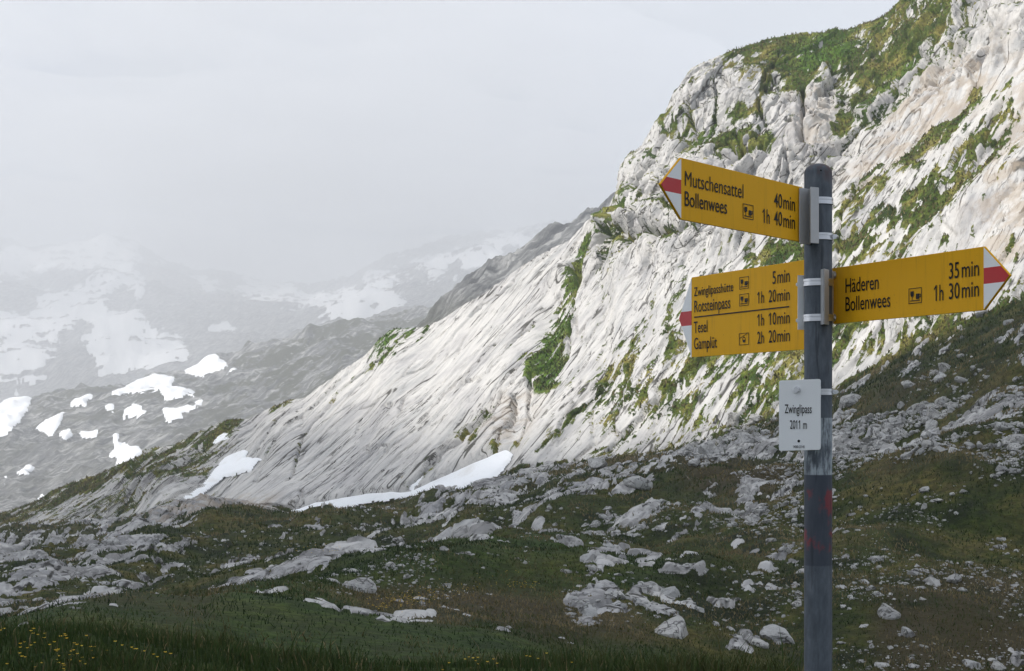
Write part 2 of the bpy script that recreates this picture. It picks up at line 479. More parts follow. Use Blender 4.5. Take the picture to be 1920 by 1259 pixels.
G_POLY = [
    [(1048, 553), (1070, 500), (1108, 440), (1116, 446), (1088, 510), (1076, 545), (1066, 600), (1052, 640), (1062, 690), (1046, 738), (1010, 738), (984, 715), (976, 690), (1000, 660), (1022, 615)],
    [(695, 690), (703, 655), (738, 618), (806, 616), (765, 648), (722, 680), (700, 700)],
    [(330, 842), (398, 785), (446, 778), (432, 802), (350, 845), (262, 884), (160, 925), (60, 965), (0, 990), (-60, 1000), (-60, 960), (0, 955), (130, 905), (230, 868)],
    [(480, 770), (540, 746), (556, 752), (520, 775)],
    [(1345, 112), (1460, 64), (1560, 50), (1640, 25), (1700, -40), (1850, -40), (1805, 40), (1735, 110), (1660, 180), (1610, 228), (1580, 262), (1560, 240), (1612, 160), (1570, 112), (1545, 130), (1520, 168), (1480, 172), (1462, 140), (1400, 108)],
    [(1232, 215), (1272, 210), (1292, 232), (1348, 240), (1330, 272), (1300, 266), (1245, 250)],
    [(1360, 214), (1426, 208), (1428, 222), (1370, 230)],
    [(1302, 290), (1345, 264), (1442, 256), (1448, 276), (1380, 292)],
    [(1392, 498), (1440, 468), (1508, 452), (1506, 488), (1420, 500)],
    [(1575, 470), (1600, 435), (1690, 385), (1780, 300), (1850, 235), (1900, 150), (1912, 180), (1860, 280), (1780, 370), (1680, 440), (1600, 490)],
    [(1560, 400), (1590, 360), (1680, 300), (1760, 250), (1840, 170), (1850, 190), (1780, 275), (1680, 345), (1600, 410)],
    [(1660, 640), (1760, 615), (1850, 590), (1960, 560), (1990, 700), (1900, 720), (1800, 690), (1740, 670)],
    [(950, 905), (1000, 885), (1100, 866), (1240, 848), (1260, 856), (1120, 880), (1010, 905), (940, 925)],
]
grass_zone = zone(G_POLY, 3, 20)
gully = zone([G_POLY[0]], 3, 20)
fresh = zone([G_POLY[0], G_POLY[1], [(1600, 240), (1660, 170), (1700, 90), (1720, 95), (1690, 170), (1620, 245)], [(1310, 290), (1440, 262), (1445, 275)], [(1460, 110), (1560, 60), (1620, 60), (1600, 110), (1500, 150)], [(1240, 220), (1340, 245), (1320, 268)], [(1400, 500), (1500, 470), (1505, 490)],
              [(440, 1200), (520, 1160), (760, 1100), (980, 1060), (1240, 1090), (1240, 1130), (1000, 1180), (700, 1190)], [(-80, 1300), (-80, 1160), (300, 1180), (700, 1225), (1600, 1235), (1600, 1300)]], 10, 12)
crest = zone([[(1330, 125), (1400, 80), (1560, 45), (1700, -40), (1860, -60), (1840, 60), (1740, 160), (1640, 240), (1590, 270), (1540, 200), (1460, 190), (1400, 150)]], 12, 20)
left_block = zone([[(-80, 1010), (0, 955), (130, 900), (400, 775), (450, 782), (410, 870), (330, 950), (130, 992)]], 8)
tuft_zone = zone([[(1100, 870), (1130, 700), (1250, 560), (1400, 480), (1560, 430), (1700, 380), (1880, 200), (1990, 120), (1990, 600), (1700, 660), (1500, 760), (1300, 840)]], 20)
tan_zone = zone([[(1500, 175), (1570, 170), (1562, 300), (1500, 305)], [(1690, 190), (1780, 110), (1890, 60), (1905, 130), (1800, 260), (1660, 340), (1590, 390), (1590, 330)],
                 [(925, 800), (950, 735), (1000, 735), (992, 790), (962, 842), (925, 850)], [(270, 1012), (280, 965), (400, 942), (460, 928), (522, 934), (526, 958), (440, 986), (380, 1004)],
                 [(1900, 150), (1990, 60), (1990, 420), (1880, 520), (1800, 560)]], 12, 16)
soil_zone = zone([[(20, 1012), (110, 975), (140, 1000), (60, 1016)], [(430, 850), (470, 800), (510, 795), (490, 835)], [(1060, 880), (1180, 852), (1300, 842), (1290, 858), (1130, 875)],
                  [(280, 1215), (420, 1195), (440, 1210), (330, 1228)], [(640, 1180), (900, 1150), (1200, 1180), (1240, 1225), (700, 1230)], [(1640, 1120), (1920, 1040), (1920, 1259), (1640, 1259)],
                  [(150, 1190), (210, 1150), (400, 1130), (420, 1180), (300, 1200)], [(1240, 900), (1300, 890), (1500, 900), (1500, 960), (1300, 960)]], 10, 14)
heath = zone([[(1560, 800), (1640, 715), (1690, 685), (1750, 690), (1800, 640), (1990, 590), (1990, 730), (1860, 745), (1780, 725), (1720, 765), (1640, 780)],
              [(1560, 900), (1700, 860), (1840, 850), (1850, 900), (1640, 960)], [(1200, 930), (1380, 900), (1400, 950), (1240, 960)]], 8, 14)

# ---- lower ground: rolling turf with limestone breaking through along the beds
ug = -Y - 0.1 * X; vg = 62.0 * (X - 3.0) / (Y + 15.0) - 0.13 * Y               # the outcrop ribs fan out gently from the pass
roll = fbm(X / 9, Y / 14, X * 0, 3, 0.5, 1.0) * 2.3 + fbm(X / 2.8, Y / 5.0, X * 0, 3, 0.5, 2.0) * 0.75
rocky = np.full(X.shape, 0.41, np.float32)
rocky += 0.15 * zone([[(-80, 990), (130, 985), (330, 1005), (300, 1100), (180, 1190), (-80, 1180)], [(960, 925), (1000, 880), (1130, 870), (1260, 850), (1400, 800), (1480, 810), (1400, 880), (1200, 960), (1000, 985)],
                     [(620, 990), (700, 930), (860, 930), (980, 920), (960, 990), (800, 990)]], 12)
rocky += 0.17 * zone([[(1560, 790), (1700, 770), (1850, 735), (1990, 720), (1990, 870), (1840, 850), (1700, 860), (1560, 880)], [(1230, 862), (1300, 840), (1450, 785), (1560, 745), (1560, 830), (1400, 870)]], 10)
rocky += 0.17 * zone([[(190, 1010), (290, 990), (300, 1030), (220, 1040)], [(500, 1165), (540, 1110), (680, 1060), (700, 1085), (600, 1130)], [(690, 1135), (720, 1080), (900, 1040), (960, 1050), (860, 1085)],
                     [(1060, 1170), (1150, 1060), (1310, 1080), (1320, 1190), (1180, 1190)], [(1160, 1010), (1200, 970), (1330, 960), (1420, 930), (1440, 960), (1300, 1010)], [(380, 1175), (430, 1130), (500, 1120), (440, 1190)]], 6)
rocky -= 0.20 * zone([[(440, 1200), (560, 1150), (760, 1105), (980, 1065), (1100, 1100), (1060, 1180), (700, 1215)], [(1220, 1050), (1330, 1010), (1520, 1010), (1520, 1075), (1350, 1080)], [(1560, 990), (1700, 910), (1990, 880), (1990, 960), (1700, 1050)],
                     [(230, 1060), (330, 1040), (520, 990), (600, 1010), (480, 1090), (260, 1140)], [(1560, 770), (1650, 715), (1990, 640), (1990, 720), (1700, 790)]], 12)
rocky += 0.32 * zone([[(275, 1010), (285, 968), (400, 944), (460, 930), (522, 936), (524, 956), (440, 984), (380, 1002)]], 5)
rocky += 0.16 * zone([[(1560, 780), (1700, 765), (1850, 735), (1990, 715), (1990, 850), (1840, 845), (1700, 850), (1560, 850)]], 6)
rocky -= 0.07 * zone([[(1560, 900), (1990, 880), (1990, 1300), (1380, 1300), (1500, 1100)]], 14)
rocky += 0.20 * zone([[(360, 1195), (430, 1130), (520, 1105), (560, 1130), (480, 1180)], [(560, 1130), (640, 1070), (720, 1050), (700, 1100), (600, 1140)], [(700, 1130), (760, 1080), (900, 1035), (960, 1045), (880, 1085), (760, 1120)], [(250, 1090), (330, 1050), (380, 1070), (300, 1120)]], 6, 22)
rocky += 0.05 * zone([[(380, 1190), (520, 1110), (700, 1050), (980, 1010), (1000, 1040), (860, 1085), (700, 1130), (520, 1175)], [(1050, 1180), (1100, 1050), (1330, 1060), (1500, 1120), (1500, 1230), (1300, 1200)]], 8, 20)
rocky -= 0.11 * zone([[(1040, 1190), (1100, 1060), (1330, 1070), (1400, 1150), (1300, 1210)]], 10, 20)
rocky += 0.05 * zone([[(-80, 1020), (300, 1010), (700, 1000), (1000, 1000), (1000, 1050), (620, 1120), (300, 1180), (-80, 1180)]], 12, 20)
near_w = 1 - sstep(40, 60, Y)
rocky -= 0.02 + 0.03 * near_w + 0.08 * (1 - sstep(20, 26, Y))
rocky -= 0.6 * (1 - wNear)
wx = fbm(X / 1.4, Y / 5.0, X * 0, 3, 0.5, 8.0) * 0.34
fa = fbm_axis((ug + wx) / 9.0, (vg + wx) / 0.9, Z / 3, 4, 0.56, 5.0)
fb = fbm_axis((ug + wx) / 3.2, (vg + wx) / 0.34, Z / 1.2, 4, 0.62, 6.0)
fo = fa * 0.52 + fb * 0.78
near_w = 1 - 0.8 * sstep(52, 95, Y)                                          # close by, the rock breaks through in rounded knobs and blocks
xs_ = X - 0.22 * Y
fn = fbm(xs_ / 1.7 + wx, Y / 3.4, X * 0, 4, 0.58, 14.0) * 0.52 + fbm(xs_ / 0.7 + wx, Y / 1.4, X * 0, 3, 0.62, 15.0) * 0.78
fo = fo + (fn - fo) * near_w
th = 0.60 - rocky
over = fo - th
rock_g = sstep(-0.01, 0.035, over)
hA, jA = facets((ug + wx) / 3.6, (vg + wx) / 0.62, 20, 0.22, 0.42)
hB, jB = facets((ug + wx * 0.7) / 1.3, (vg + wx * 0.7) / 0.26, 27, 0.10, 0.20)
hN, jN = facets((xs_ + wx) / 0.75, Y / 1.3, 46, 0.16, 0.30)
hA = hA + (hN * 1.1 - hA) * near_w; jA = jA + (jN - jA) * near_w; hB = hB * (1 - 0.8 * near_w)
lift = rock_g * (0.06 + 0.02 * near_w + (0.40 - 0.12 * near_w) * np.clip(over, 0, 0.6) + hA * 0.6 + hB * 0.7) - rock_g * 0.16 * (1 - sstep(0.03, 0.16, jA))
turf = fbm(X / 0.8, Y / 1.6, X * 0, 2, 0.6, 12.0) * 0.08
kk = np.clip(Y / 60, 0.35, 1.3)
big = 0.9 * bump_at(400, 965, 110, 28, -14) * wG + 0.55 * bump_at(1120, 905, 110, 30, -15) * wG
big -= 0.9 * bump_at(640, 968, 130, 16, -9) * wG
big += 0.35 * bump_at(830, 1130, 260, 40, -10) * wG
dG = (roll * wNear * np.clip(kk, 0.35, 1.0) * (1 - 0.92 * sstep(ROW_BASE - 150, ROW_BASE - 15, rowi)) + lift * kk + turf * (1 - rock_g) * (0.3 + 0.7 * kk) + big) * wG

tuft_zone = np.clip(tuft_zone + 0.75 * left_block, 0, 1)
# ---- mountain: bedded slab, flutes, joints, blocks, ledges
warp = fbm(X / 6, Y / 6, Z / 6, 3, 0.5, 21.0)
warp2 = fbm(X / 1.8, Y / 1.8, Z / 1.8, 3, 0.5, 22.0)
u_, v_ = U + warp * 1.4 + warp2 * 0.4, V + warp * 1.1 + warp2 * 0.28
m_big = fbm(X / 18, Y / 18, Z / 18, 2, 0.45, 23.0) * 1.2
flute = fbm_axis(u_ / 9.0, v_ / 1.7, W / 3.0, 4, 0.55, 24.0)
fl2 = fbm_axis(u_ / 3.2, v_ / 0.42, W / 1.4, 4, 0.6, 25.0)
rug = fbm(X / 1.1, Y / 1.1, Z / 1.1, 5, 0.58, 26.0)
tn2_early = fbm(X / 3, Y / 3, Z / 3, 3, 0.5, 45.0)
rough_w = np.clip(0.36 + 0.7 * butt + 0.12 * tuft_zone - 0.20 * smooth_slab + 0.5 * left_block, 0.20, 1.2)
h1, d1 = facets(u_ / 8.5, v_ / 1.9, 1, 0.6, 0.9)                                 # long beds and joints
h2, d2 = facets(u_ / 2.8, v_ / 0.75, 8, 0.30, 0.5)                               # smaller plates
h3, d3 = facets((U + warp * 1.2 + warp2 * 0.4) / 6.5, (V + warp * 0.8 + warp2 * 0.4) / 3.4, 15, 1.1, 1.7)   # buttress blocks
h4, d4 = facets((U + warp2 * 0.4) / 2.2, (V + warp2 * 0.3) / 1.1, 33, 0.26, 0.6)
h5, d5 = facets((U + warp2 * 0.2) / 0.6, V / 0.42, 40, 0.07, 0.16)
crack1 = 1 - sstep(0.012, 0.06, d1)
crack2 = 1 - sstep(0.03, 0.12, d2)
crack3 = 1 - sstep(0.015, 0.07, d3)
gate = sstep(-0.15, 0.25, fbm(X / 5, Y / 5, Z / 5, 2, 0.5, 31.0))               # joints come and go
dM = m_big * (0.6 + 0.4 * butt) + flute * 0.08 + fl2 * 0.035 + rug * 0.06 * rough_w
dM += h1 * rough_w * 0.95 - crack1 * 0.55 * gate * (0.45 + 0.55 * rough_w)
dM += h2 * rough_w * 0.5 - crack2 * 0.10 * rough_w
dM += butt * (1 - 0.75 * grass_zone) * (h3 - crack3 * 0.6 + h4 + h5)
zz = Z + warp * 1.1 + warp2 * 0.3
ter = zz / 3.4; ter = (ter - np.floor(ter)); step_ = sstep(0.0, 0.75, ter) - ter
dM += step_ * (1.5 * strata + 0.95 * butt) * 1.2
# joints and gullies traced as lines over the face
JOINTS = [
    ([(745, 645), (700, 690), (650, 735), (600, 790), (560, 850), (545, 900)], 3.0, 0.7), ([(930, 640), (880, 690), (830, 745), (790, 790)], 2.5, 0.6), ([(1000, 600), (960, 650), (900, 720)], 2.2, 0.5),
    ([(905, 765), (860, 812), (812, 870), (772, 916)], 6.0, 1.1), ([(940, 740), (915, 800), (880, 850)], 4.0, 0.8), ([(1180, 690), (1120, 740), (1060, 800), (1010, 850)], 2.6, 0.5), ([(1330, 640), (1260, 710), (1190, 790), (1130, 850)], 2.6, 0.5),
    ([(1450, 700), (1380, 780), (1330, 830)], 2.5, 0.5), ([(1130, 438), (1185, 436), (1240, 452), (1300, 440), (1380, 452)], 4.0, 0.9), ([(1160, 410), (1250, 408), (1330, 425), (1400, 418)], 3.0, 0.7), ([(860, 560), (800, 620), (760, 660)], 2.5, 0.5),
    ([(1000, 480), (930, 550), (880, 590)], 2.2, 0.4), ([(640, 720), (560, 790), (480, 870)], 2.6, 0.6), ([(520, 800), (430, 880), (350, 950)], 2.6, 0.5), ([(1880, 200), (1800, 330), (1720, 430), (1640, 540)], 4.0, 0.8), ([(1700, 480), (1640, 560), (1580, 640)], 2.8, 0.6),
    ([(1900, 450), (1820, 550), (1750, 620)], 2.8, 0.6), ([(1470, 100), (1440, 150), (1425, 200), (1440, 250)], 3.0, 0.8), ([(1505, 170), (1508, 300)], 5.0, 1.2), ([(1300, 150), (1285, 205), (1300, 260), (1400, 300), (1480, 290)], 4.0, 1.0), ([(1340, 130), (1350, 200), (1330, 250)], 2.5, 0.7),
    ([(1074, 500), (1082, 540), (1068, 600), (1062, 680)], 4.0, 1.0), ([(990, 700), (985, 760), (972, 830)], 3.5, 0.9), ([(962, 740), (948, 800), (930, 850)], 3.0, 0.8), ([(1240, 330), (1200, 380), (1150, 430)], 3.0, 0.6), ([(1620, 330), (1580, 400), (1570, 470)], 3.0, 0.6), ([(1420, 520), (1330, 600), (1280, 670)], 2.5, 0.5),
    ([(300, 900), (240, 950), (180, 985)], 2.5, 0.5), ([(380, 830), (310, 890), (270, 930)], 2.5, 0.5),
]
joint = np.zeros(X.shape, np.float32); joint_soft = np.zeros(X.shape, np.float32)
jx, jy = PX0 + WOBX * 9 + warp2 * 5, PY0 + WOBY * 9 - warp2 * 5
for pts_, wd_, dp_ in JOINTS:
    xs_ = [p[0] for p in pts_]
    c0_, c1_ = np.searchsorted(PXC, min(xs_) - 40), np.searchsorted(PXC, max(xs_) + 40)
    sl_ = (slice(ROW_BASE, ROW_RIDGE), slice(c0_, c1_))
    gx_, gy_ = jx[sl_], jy[sl_]
    dd = np.full(gx_.shape, 1e3)
    for (ax, ay), (bx_, by_) in zip(pts_[:-1], pts_[1:]):
        ex, ey = bx_ - ax, by_ - ay
        tt_ = np.clip(((gx_ - ax) * ex + (gy_ - ay) * ey) / (ex * ex + ey * ey), 0, 1)
        dd = np.minimum(dd, np.hypot(gx_ - ax - tt_ * ex, gy_ - ay - tt_ * ey))
    wv = wd_ * (0.75 + 0.9 * np.clip(tn2_early[sl_], -0.6, 0.6))
    joint[sl_] = np.maximum(joint[sl_], dp_ * (1 - sstep(wv * 0.4, wv * 1.3, dd)))
    joint_soft[sl_] = np.maximum(joint_soft[sl_], 1 - sstep(wv * 0.8, wv * 3.0 + 3, dd))
dM -= joint
# large relief traced from the photograph: gullies, knobs, recesses
def mound(px, py, sx, sy, rot, amp):
    global dM
    dM = dM + amp * bump_at(px, py, sx, sy, rot)
mound(1030, 640, 30, 110, 14, -1.0)       # grassy gully
mound(1052, 522, 30, 16, -42, 1.5)        # knob above it
mound(1086, 512, 9, 20, 10, -1.2)
mound(968, 785, 22, 55, 12, -0.9)         # brown recess
mound(880, 800, 14, 70, 44, -0.9)
mound(400, 900, 26, 80, 42, -2.2)         # snow gully left
mound(300, 915, 60, 44, -30, 1.3)
mound(1420, 300, 120, 10, -8, -1.3)       # undercut below the ledges
mound(1380, 200, 90, 14, -4, 1.2)
mound(1480, 240, 30, 48, 0, 0.9)          # grey bulge
mound(1530, 240, 30, 66, 0, 0.8)          # tan pillar
mound(1506, 250, 7, 60, 4, -0.9)
mound(1585, 230, 22, 60, 0, -0.7)
mound(1490, 322, 36, 14, -20, 1.1)
mound(1200, 445, 70, 12, 4, -0.9)         # long overhang line
mound(1180, 425, 70, 10, 4, 0.8)
mound(1800, 330, 26, 260, 48, -1.0)       # grass runs on the right
mound(1900, 330, 26, 300, 48, 0.9)
mound(1700, 600, 40, 24, -30, 0.8)
dM = dM * (1 - 0.6 * sstep(ROW_RIDGE - 70, ROW_RIDGE - 5, rowi) * butt)
dM = dM * wM * wBack * (1 - 0.75 * snow_bed) + (-0.5 * snow_bed)

# base normal
def normals(Xa, Ya, Za):
    P = np.stack([Xa, Ya, Za], -1)
    du = np.gradient(P, axis=1); dv = np.gradient(P, axis=0)
    n = np.cross(du, dv); n /= np.linalg.norm(n, axis=-1, keepdims=True) + 1e-12
    return np.where(n[..., 2:3] < 0, -n, n)
Nb = normals(blur(X, 6, 0), blur(Y, 6, 0), blur(Z, 6, 0))
disp = dM
Xd = X + Nb[..., 0] * disp; Yd = Y + Nb[..., 1] * disp; Zd = Z + Nb[..., 2] * disp + dG
Nd = normals(Xd, Yd, Zd)
# turf settles on ledges, in joints and hollows
ledge = Nd[..., 2] - Nb[..., 2]
hollow = blur2(disp, 5) - disp
tn = fbm_axis(u_ / 1.4, v_ / 0.42, W / 2, 4, 0.62, 41.0)
tn2 = fbm(X / 4.5, Y / 4.5, Z / 4.5, 3, 0.5, 42.0)
gm = 0.285 + 0.72 * grass_zone * (0.66 + 0.5 * tn2 + 1.0 * tn) + 0.42 * gully * (0.8 + 0.8 * tn) + 0.30 * joint_soft * sstep(-0.25, 0.15, tn2 + tn) + 0.66 * (tn + 0.42 * tn2) * (0.5 + tuft_zone) + 0.9 * np.clip(ledge, -0.12, 0.4) * (0.5 + tuft_zone + 0.8 * butt + 0.2 * grass_zone) + 0.25 * np.clip(hollow, -0.4, 0.4)
gm += 0.30 * crest * (0.7 + 0.8 * tn)
gm += 0.17 * tuft_zone + 0.10 * butt - 0.22 * smooth_slab
gm = gm - 0.30 * (tan_zone > 0.5) * (1 - grass_zone)
gg = 1 - sstep(-0.05, 0.03, over) + 0.25 * (0.5 - rock_g) * 0
gg = np.clip(gg + 0.5 * heath * (fo < 0.25), 0, 1)
grass = np.clip(gm * wM + gg * wG, 0, 1)
grassy = sstep(0.42, 0.6, grass)
Zd = Zd + grassy * wM * wBack * (0.10 + 0.14 * fbm(X / 0.5, Y / 0.5, Z / 0.5, 3, 0.6, 43.0)) 
soil = np.clip(soil_zone + heath * 0.45 * sstep(-0.2, 0.4, tn2) + 0.35 * wG * sstep(0.1, 0.5, tn2), 0, 1)
fresh_m = np.clip(fresh * (0.8 + 0.6 * tn2) + 0.25 * sstep(0.15, 0.5, fbm(X / 7, Y / 7, Z / 7, 3, 0.5, 44.0)), 0, 1) * (1 - 0.7 * heath)
cover = np.stack([grass, np.clip(tan_zone, 0, 1), fresh_m, soil], -1).astype(np.float32)

def grid_faces(r0, r1, nc):
    a = (np.arange(r0, r1)[:, None] * nc + np.arange(nc - 1)[None]).ravel()
    return np.stack([a, a + 1, a + 1 + nc, a + nc], 1)

Pd = np.stack([Xd, Yd, Zd], -1)
def grid_obj(name, r0, r1):
    f = grid_faces(0, r1 - r0, NC)
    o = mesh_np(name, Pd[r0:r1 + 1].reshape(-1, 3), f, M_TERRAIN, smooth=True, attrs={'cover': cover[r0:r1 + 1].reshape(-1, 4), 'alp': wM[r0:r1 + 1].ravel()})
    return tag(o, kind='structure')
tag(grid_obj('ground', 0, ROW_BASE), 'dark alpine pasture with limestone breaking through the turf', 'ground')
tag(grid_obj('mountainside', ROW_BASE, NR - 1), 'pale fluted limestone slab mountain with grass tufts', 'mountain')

# ground behind and beside the viewer
gx, gy = np.meshgrid(np.linspace(-220, 220, 90), np.linspace(-160, 1.2, 50))
gz = -1.66 + fbm(gx / 14, gy / 14, gx * 0, 4, 0.5, 50.0) * 0.9 * sstep(0, 25, np.hypot(gx, gy - 1) - 3) - 0.02
o = mesh_np('pasture', np.stack([gx, gy, gz], -1).reshape(-1, 3), grid_faces(0, 49, 90), M_TERRAIN, smooth=True,
            attrs={'cover': np.tile(np.array([[0.9, 0, 0.4, 0.2]], np.float32), (90 * 50, 1))})
tag(o, 'grass around the viewpoint', 'ground', kind='structure')

# ---- look-ups on the survey grid
PYd = HZ - FP * Zd / Yd
PXd = CX + FP * Xd / Yd
def locate(px, py, arr=None, rmin=None):
    """nearest ground point met along a bearing; None where the sky is"""
    c = int(np.clip(np.searchsorted(PXC, px), 0, NC - 1))
    r0 = knots[1] if rmin is None else rmin
    colpy = PYd[r0:ROW_RIDGE + 10, c]
    hit = np.nonzero(colpy <= py)[0]
    if not len(hit): return None
    r = r0 + hit[0]
    src = Pd if arr is None else arr
    return Vector(src[r, c].tolist()), r, c
# ------------------------------------------------------------------ far mountains
def fan(name, pxs, knots_, amp_fn, grass_fn, label):
    n = len(pxs)
    ys, zs = [knots_[0][1][None]], [knots_[0][2][None]]
    for (a, ya, za), (b, y1, z1) in zip(knots_[:-1], knots_[1:]):
        f = (np.arange(1, b + 1) / b)[:, None]
        ys.append(ya + (y1 - ya) * f); zs.append(za + (z1 - za) * f)
    y = np.concatenate(ys); z = np.concatenate(zs)
    x = (pxs[None] - CX) / FP * y
    px = pxs[None] * np.ones((len(y), 1)); py = HZ - FP * z / y
    z2 = z + amp_fn(x, y, z)
    P = np.stack([x, y, z2], -1)
    o = mesh_np(name, P.reshape(-1, 3), grid_faces(0, len(y) - 1, n), M_FAR, smooth=True, attrs={'grass': grass_fn(px, py, x, y, z).astype(np.float32).ravel()})
    tag(o, label, 'mountain', kind='structure')
    return dict(P=P, px=px, py=HZ - FP * z2 / y, pxs=pxs)

def k_(px, rows, y, py):
    y = curve(px, y) if isinstance(y, dict) else np.full(len(px), float(y))
    return (rows, y, zrow(curve(px, py) if isinstance(py, dict) else py, y))

# grey spur just behind the slab
p1 = np.linspace(420, 1330, 330)
crest1 = {420: 860, 600: 760, 740: 645, 775: 616, 800: 592, 825: 566, 850: 540, 880: 515, 920: 494, 960: 476, 1000: 458, 1040: 436, 1062: 424, 1090: 414, 1130: 398, 1200: 360, 1330: 300}
spur = fan('rock_spur', p1, [k_(p1, 0, {420: 430, 1330: 480}, {420: 960, 800: 800, 1330: 600}), k_(p1, 170, {420: 500, 800: 590, 1130: 640, 1330: 660}, crest1),
           k_(p1, 12, {420: 540, 800: 630, 1130: 690, 1330: 710}, {k: v + 14 for k, v in crest1.items()}), k_(p1, 5, 850, {k: v + 240 for k, v in crest1.items()})],
           lambda x, y, z: fbm(x / 40, y / 40, z / 40, 3, 0.55, 61.0) * 5.0 + fbm(x / 12, y / 16, z / 12, 4, 0.6, 62.0, True) * 3.2,
           lambda px, py, x, y, z: 0.7 * sstep(540, 600, py) * (px < 900), 'grey limestone spur behind the slab')

# snow-streaked mountain across the valley
p2 = np.concatenate([np.linspace(-900, -60, 60, endpoint=False), np.linspace(-60, 1250, 560)])
shoulder = {-900: 830, -300: 800, 0: 762, 130: 742, 250: 722, 330: 704, 400: 684, 470: 662, 540: 640, 620: 618, 700: 604, 760: 598, 820: 590, 900: 560, 1250: 480}
peaks = {-900: 470, -400: 500, -150: 470, 0: 446, 60: 462, 130: 456, 200: 446, 250: 462, 310: 486, 380: 503, 450: 512, 520: 524, 590: 536, 650: 522, 700: 505, 760: 486, 820: 470, 880: 455, 940: 446, 1000: 448, 1060: 436, 1250: 420}
def far_amp(x, y, z):
    x, y, z = x / 1.5, y / 1.5, z / 1.5
    s = np.clip(y / 1500, 0.25, 2.0)
    r = fbm(x / 260, y / 260, z / 260, 4, 0.5, 63.0) * 26 * s ** 1.3 + fbm(x / 55, y / 75, z / 55, 5, 0.55, 64.0, True) * 11 * s ** 0.7
    return 1.5 * (r + fbm(x / 12, y / 20, z / 12, 3, 0.6, 65.0, True) * 3.4 * s ** 0.4) * sstep(260, 420, y) * (1 - 0.5 * sstep(3500, 4200, y))
far = fan('far_mountain', p2, [k_(p2, 0, 290, {-900: 1250, 0: 1230, 600: 1100, 1250: 900}), k_(p2, 60, {-900: 700, 1250: 780}, {-900: 1010, 0: 985, 300: 930, 500: 860, 700: 760, 1250: 640}),
          k_(p2, 160, {-900: 1350, 0: 1280, 400: 1350, 760: 1420, 1250: 1500}, shoulder), k_(p2, 14, {-900: 2550, 1250: 2850}, {k: v + 16 for k, v in shoulder.items()}),
          k_(p2, 150, {-900: 5250, 1250: 6000}, peaks), k_(p2, 6, {-900: 5550, 1250: 6300}, {k: v + 14 for k, v in peaks.items()}), k_(p2, 4, 6900, {k: v + 240 for k, v in peaks.items()})],
          far_amp, lambda px, py, x, y, z: 1.0 * (y < 1650) * sstep(900, 640, py) * 0.9 + 0.35 * (y < 1650), 'hazy snow-streaked mountain across the valley')
# ------------------------------------------------------------------ snow
def snow_from(P, px, py, poly, thick, r0, r1, sm, name, label, cat='snow patch', group=None, wob=3.0, wl=18.0, mask=None, kind=None, holes=False):
    sl = slice(r0, r1)
    pxx, pyy = px[sl], py[sl]
    if mask is None:
        bx0, bx1 = min(p[0] for p in poly) - 30, max(p[0] for p in poly) + 30
        c = np.nonzero((pxx[0] > bx0) & (pxx[0] < bx1))[0]
        if not len(c): return None
        c0, c1 = c[0], c[-1] + 1
        pxx, pyy = pxx[:, c0:c1], pyy[:, c0:c1]
        dx = fbm(pxx / wl, pyy / wl, pxx * 0, 3, 0.6, 71.0) * wob; dy = fbm(pxx / wl, pyy / wl, pxx * 0, 3, 0.6, 72.0) * wob
        m = inside(poly, pxx + dx, pyy + dy).astype(np.float32)
        if holes: m *= fbm(pxx / 10, pyy / 6, pxx * 0, 3, 0.6, 74.0) > -0.30
    else:
        c0, c1 = 0, px.shape[1]
        m = mask[sl].astype(np.float32)
    mb = m
    Q = P[sl, c0:c1].copy()
    for k in range(3): Q[..., k] = blur2(Q[..., k], sm)
    t = thick(Q[..., 1]) if callable(thick) else thick
    Q[..., 2] += t * (np.clip(blur2(m, 2), 0, 1) * 1.35 - 0.30)
    keep = (mb[:-1, :-1] + mb[1:, :-1] + mb[:-1, 1:] + mb[1:, 1:]) / 4 > 0.45
    if mask is None and keep.any():                 # one patch is one piece: grow from its heart
        wgt = np.where(keep, blur2(m, 4)[:-1, :-1], -1)
        g = np.zeros_like(keep); g[np.unravel_index(np.argmax(wgt), wgt.shape)] = True
        while True:
            n_ = g.copy()
            n_[1:] |= g[:-1]; n_[:-1] |= g[1:]; n_[:, 1:] |= g[:, :-1]; n_[:, :-1] |= g[:, 1:]
            n_ &= keep
            if (n_ == g).all(): break
            g = n_
        keep = g
    f = grid_faces(0, Q.shape[0] - 1, Q.shape[1])[keep.ravel()]
    if not len(f): return None
    used, inv = np.unique(f.ravel(), return_inverse=True)
    o = mesh_np(name, Q.reshape(-1, 3)[used], inv.reshape(-1, 4), M_SNOW, smooth=True)
    return tag(o, label, cat if kind is None else None, group, kind)

NEAR_SNOW = [
    ([(545, 962), (600, 945), (690, 930), (770, 924), (830, 900), (900, 868), (950, 847), (961, 856), (955, 870), (935, 895), (880, 922), (780, 934), (750, 938), (690, 946), (640, 957), (590, 971), (560, 971)], 0.75,
     'long white snow patch at the foot of the big slab'),
    ([(325, 950), (385, 912), (410, 872), (420, 860), (465, 848), (457, 865), (490, 862), (470, 885), (420, 900), (385, 925), (355, 945)], 0.75,
     'narrow forked snow tongue in the gully left of the smooth slab'),
    ([(33, 1016), (60, 1003), (82, 1003), (60, 1013), (40, 1021)], 0.5, 'small sliver of snow beside bare brown soil'),
    ([(398, 832), (418, 815), (432, 812), (428, 822), (408, 836)], 0.5, 'tiny snow remnant below the grassy ridge top'),
]
for poly, th_, lab in NEAR_SNOW:
    snow_from(Pd, PXd, PYd, poly, th_ * 0.45, knots[5], ROW_RIDGE, 5, 'snow_patch', lab, wob=2.5)

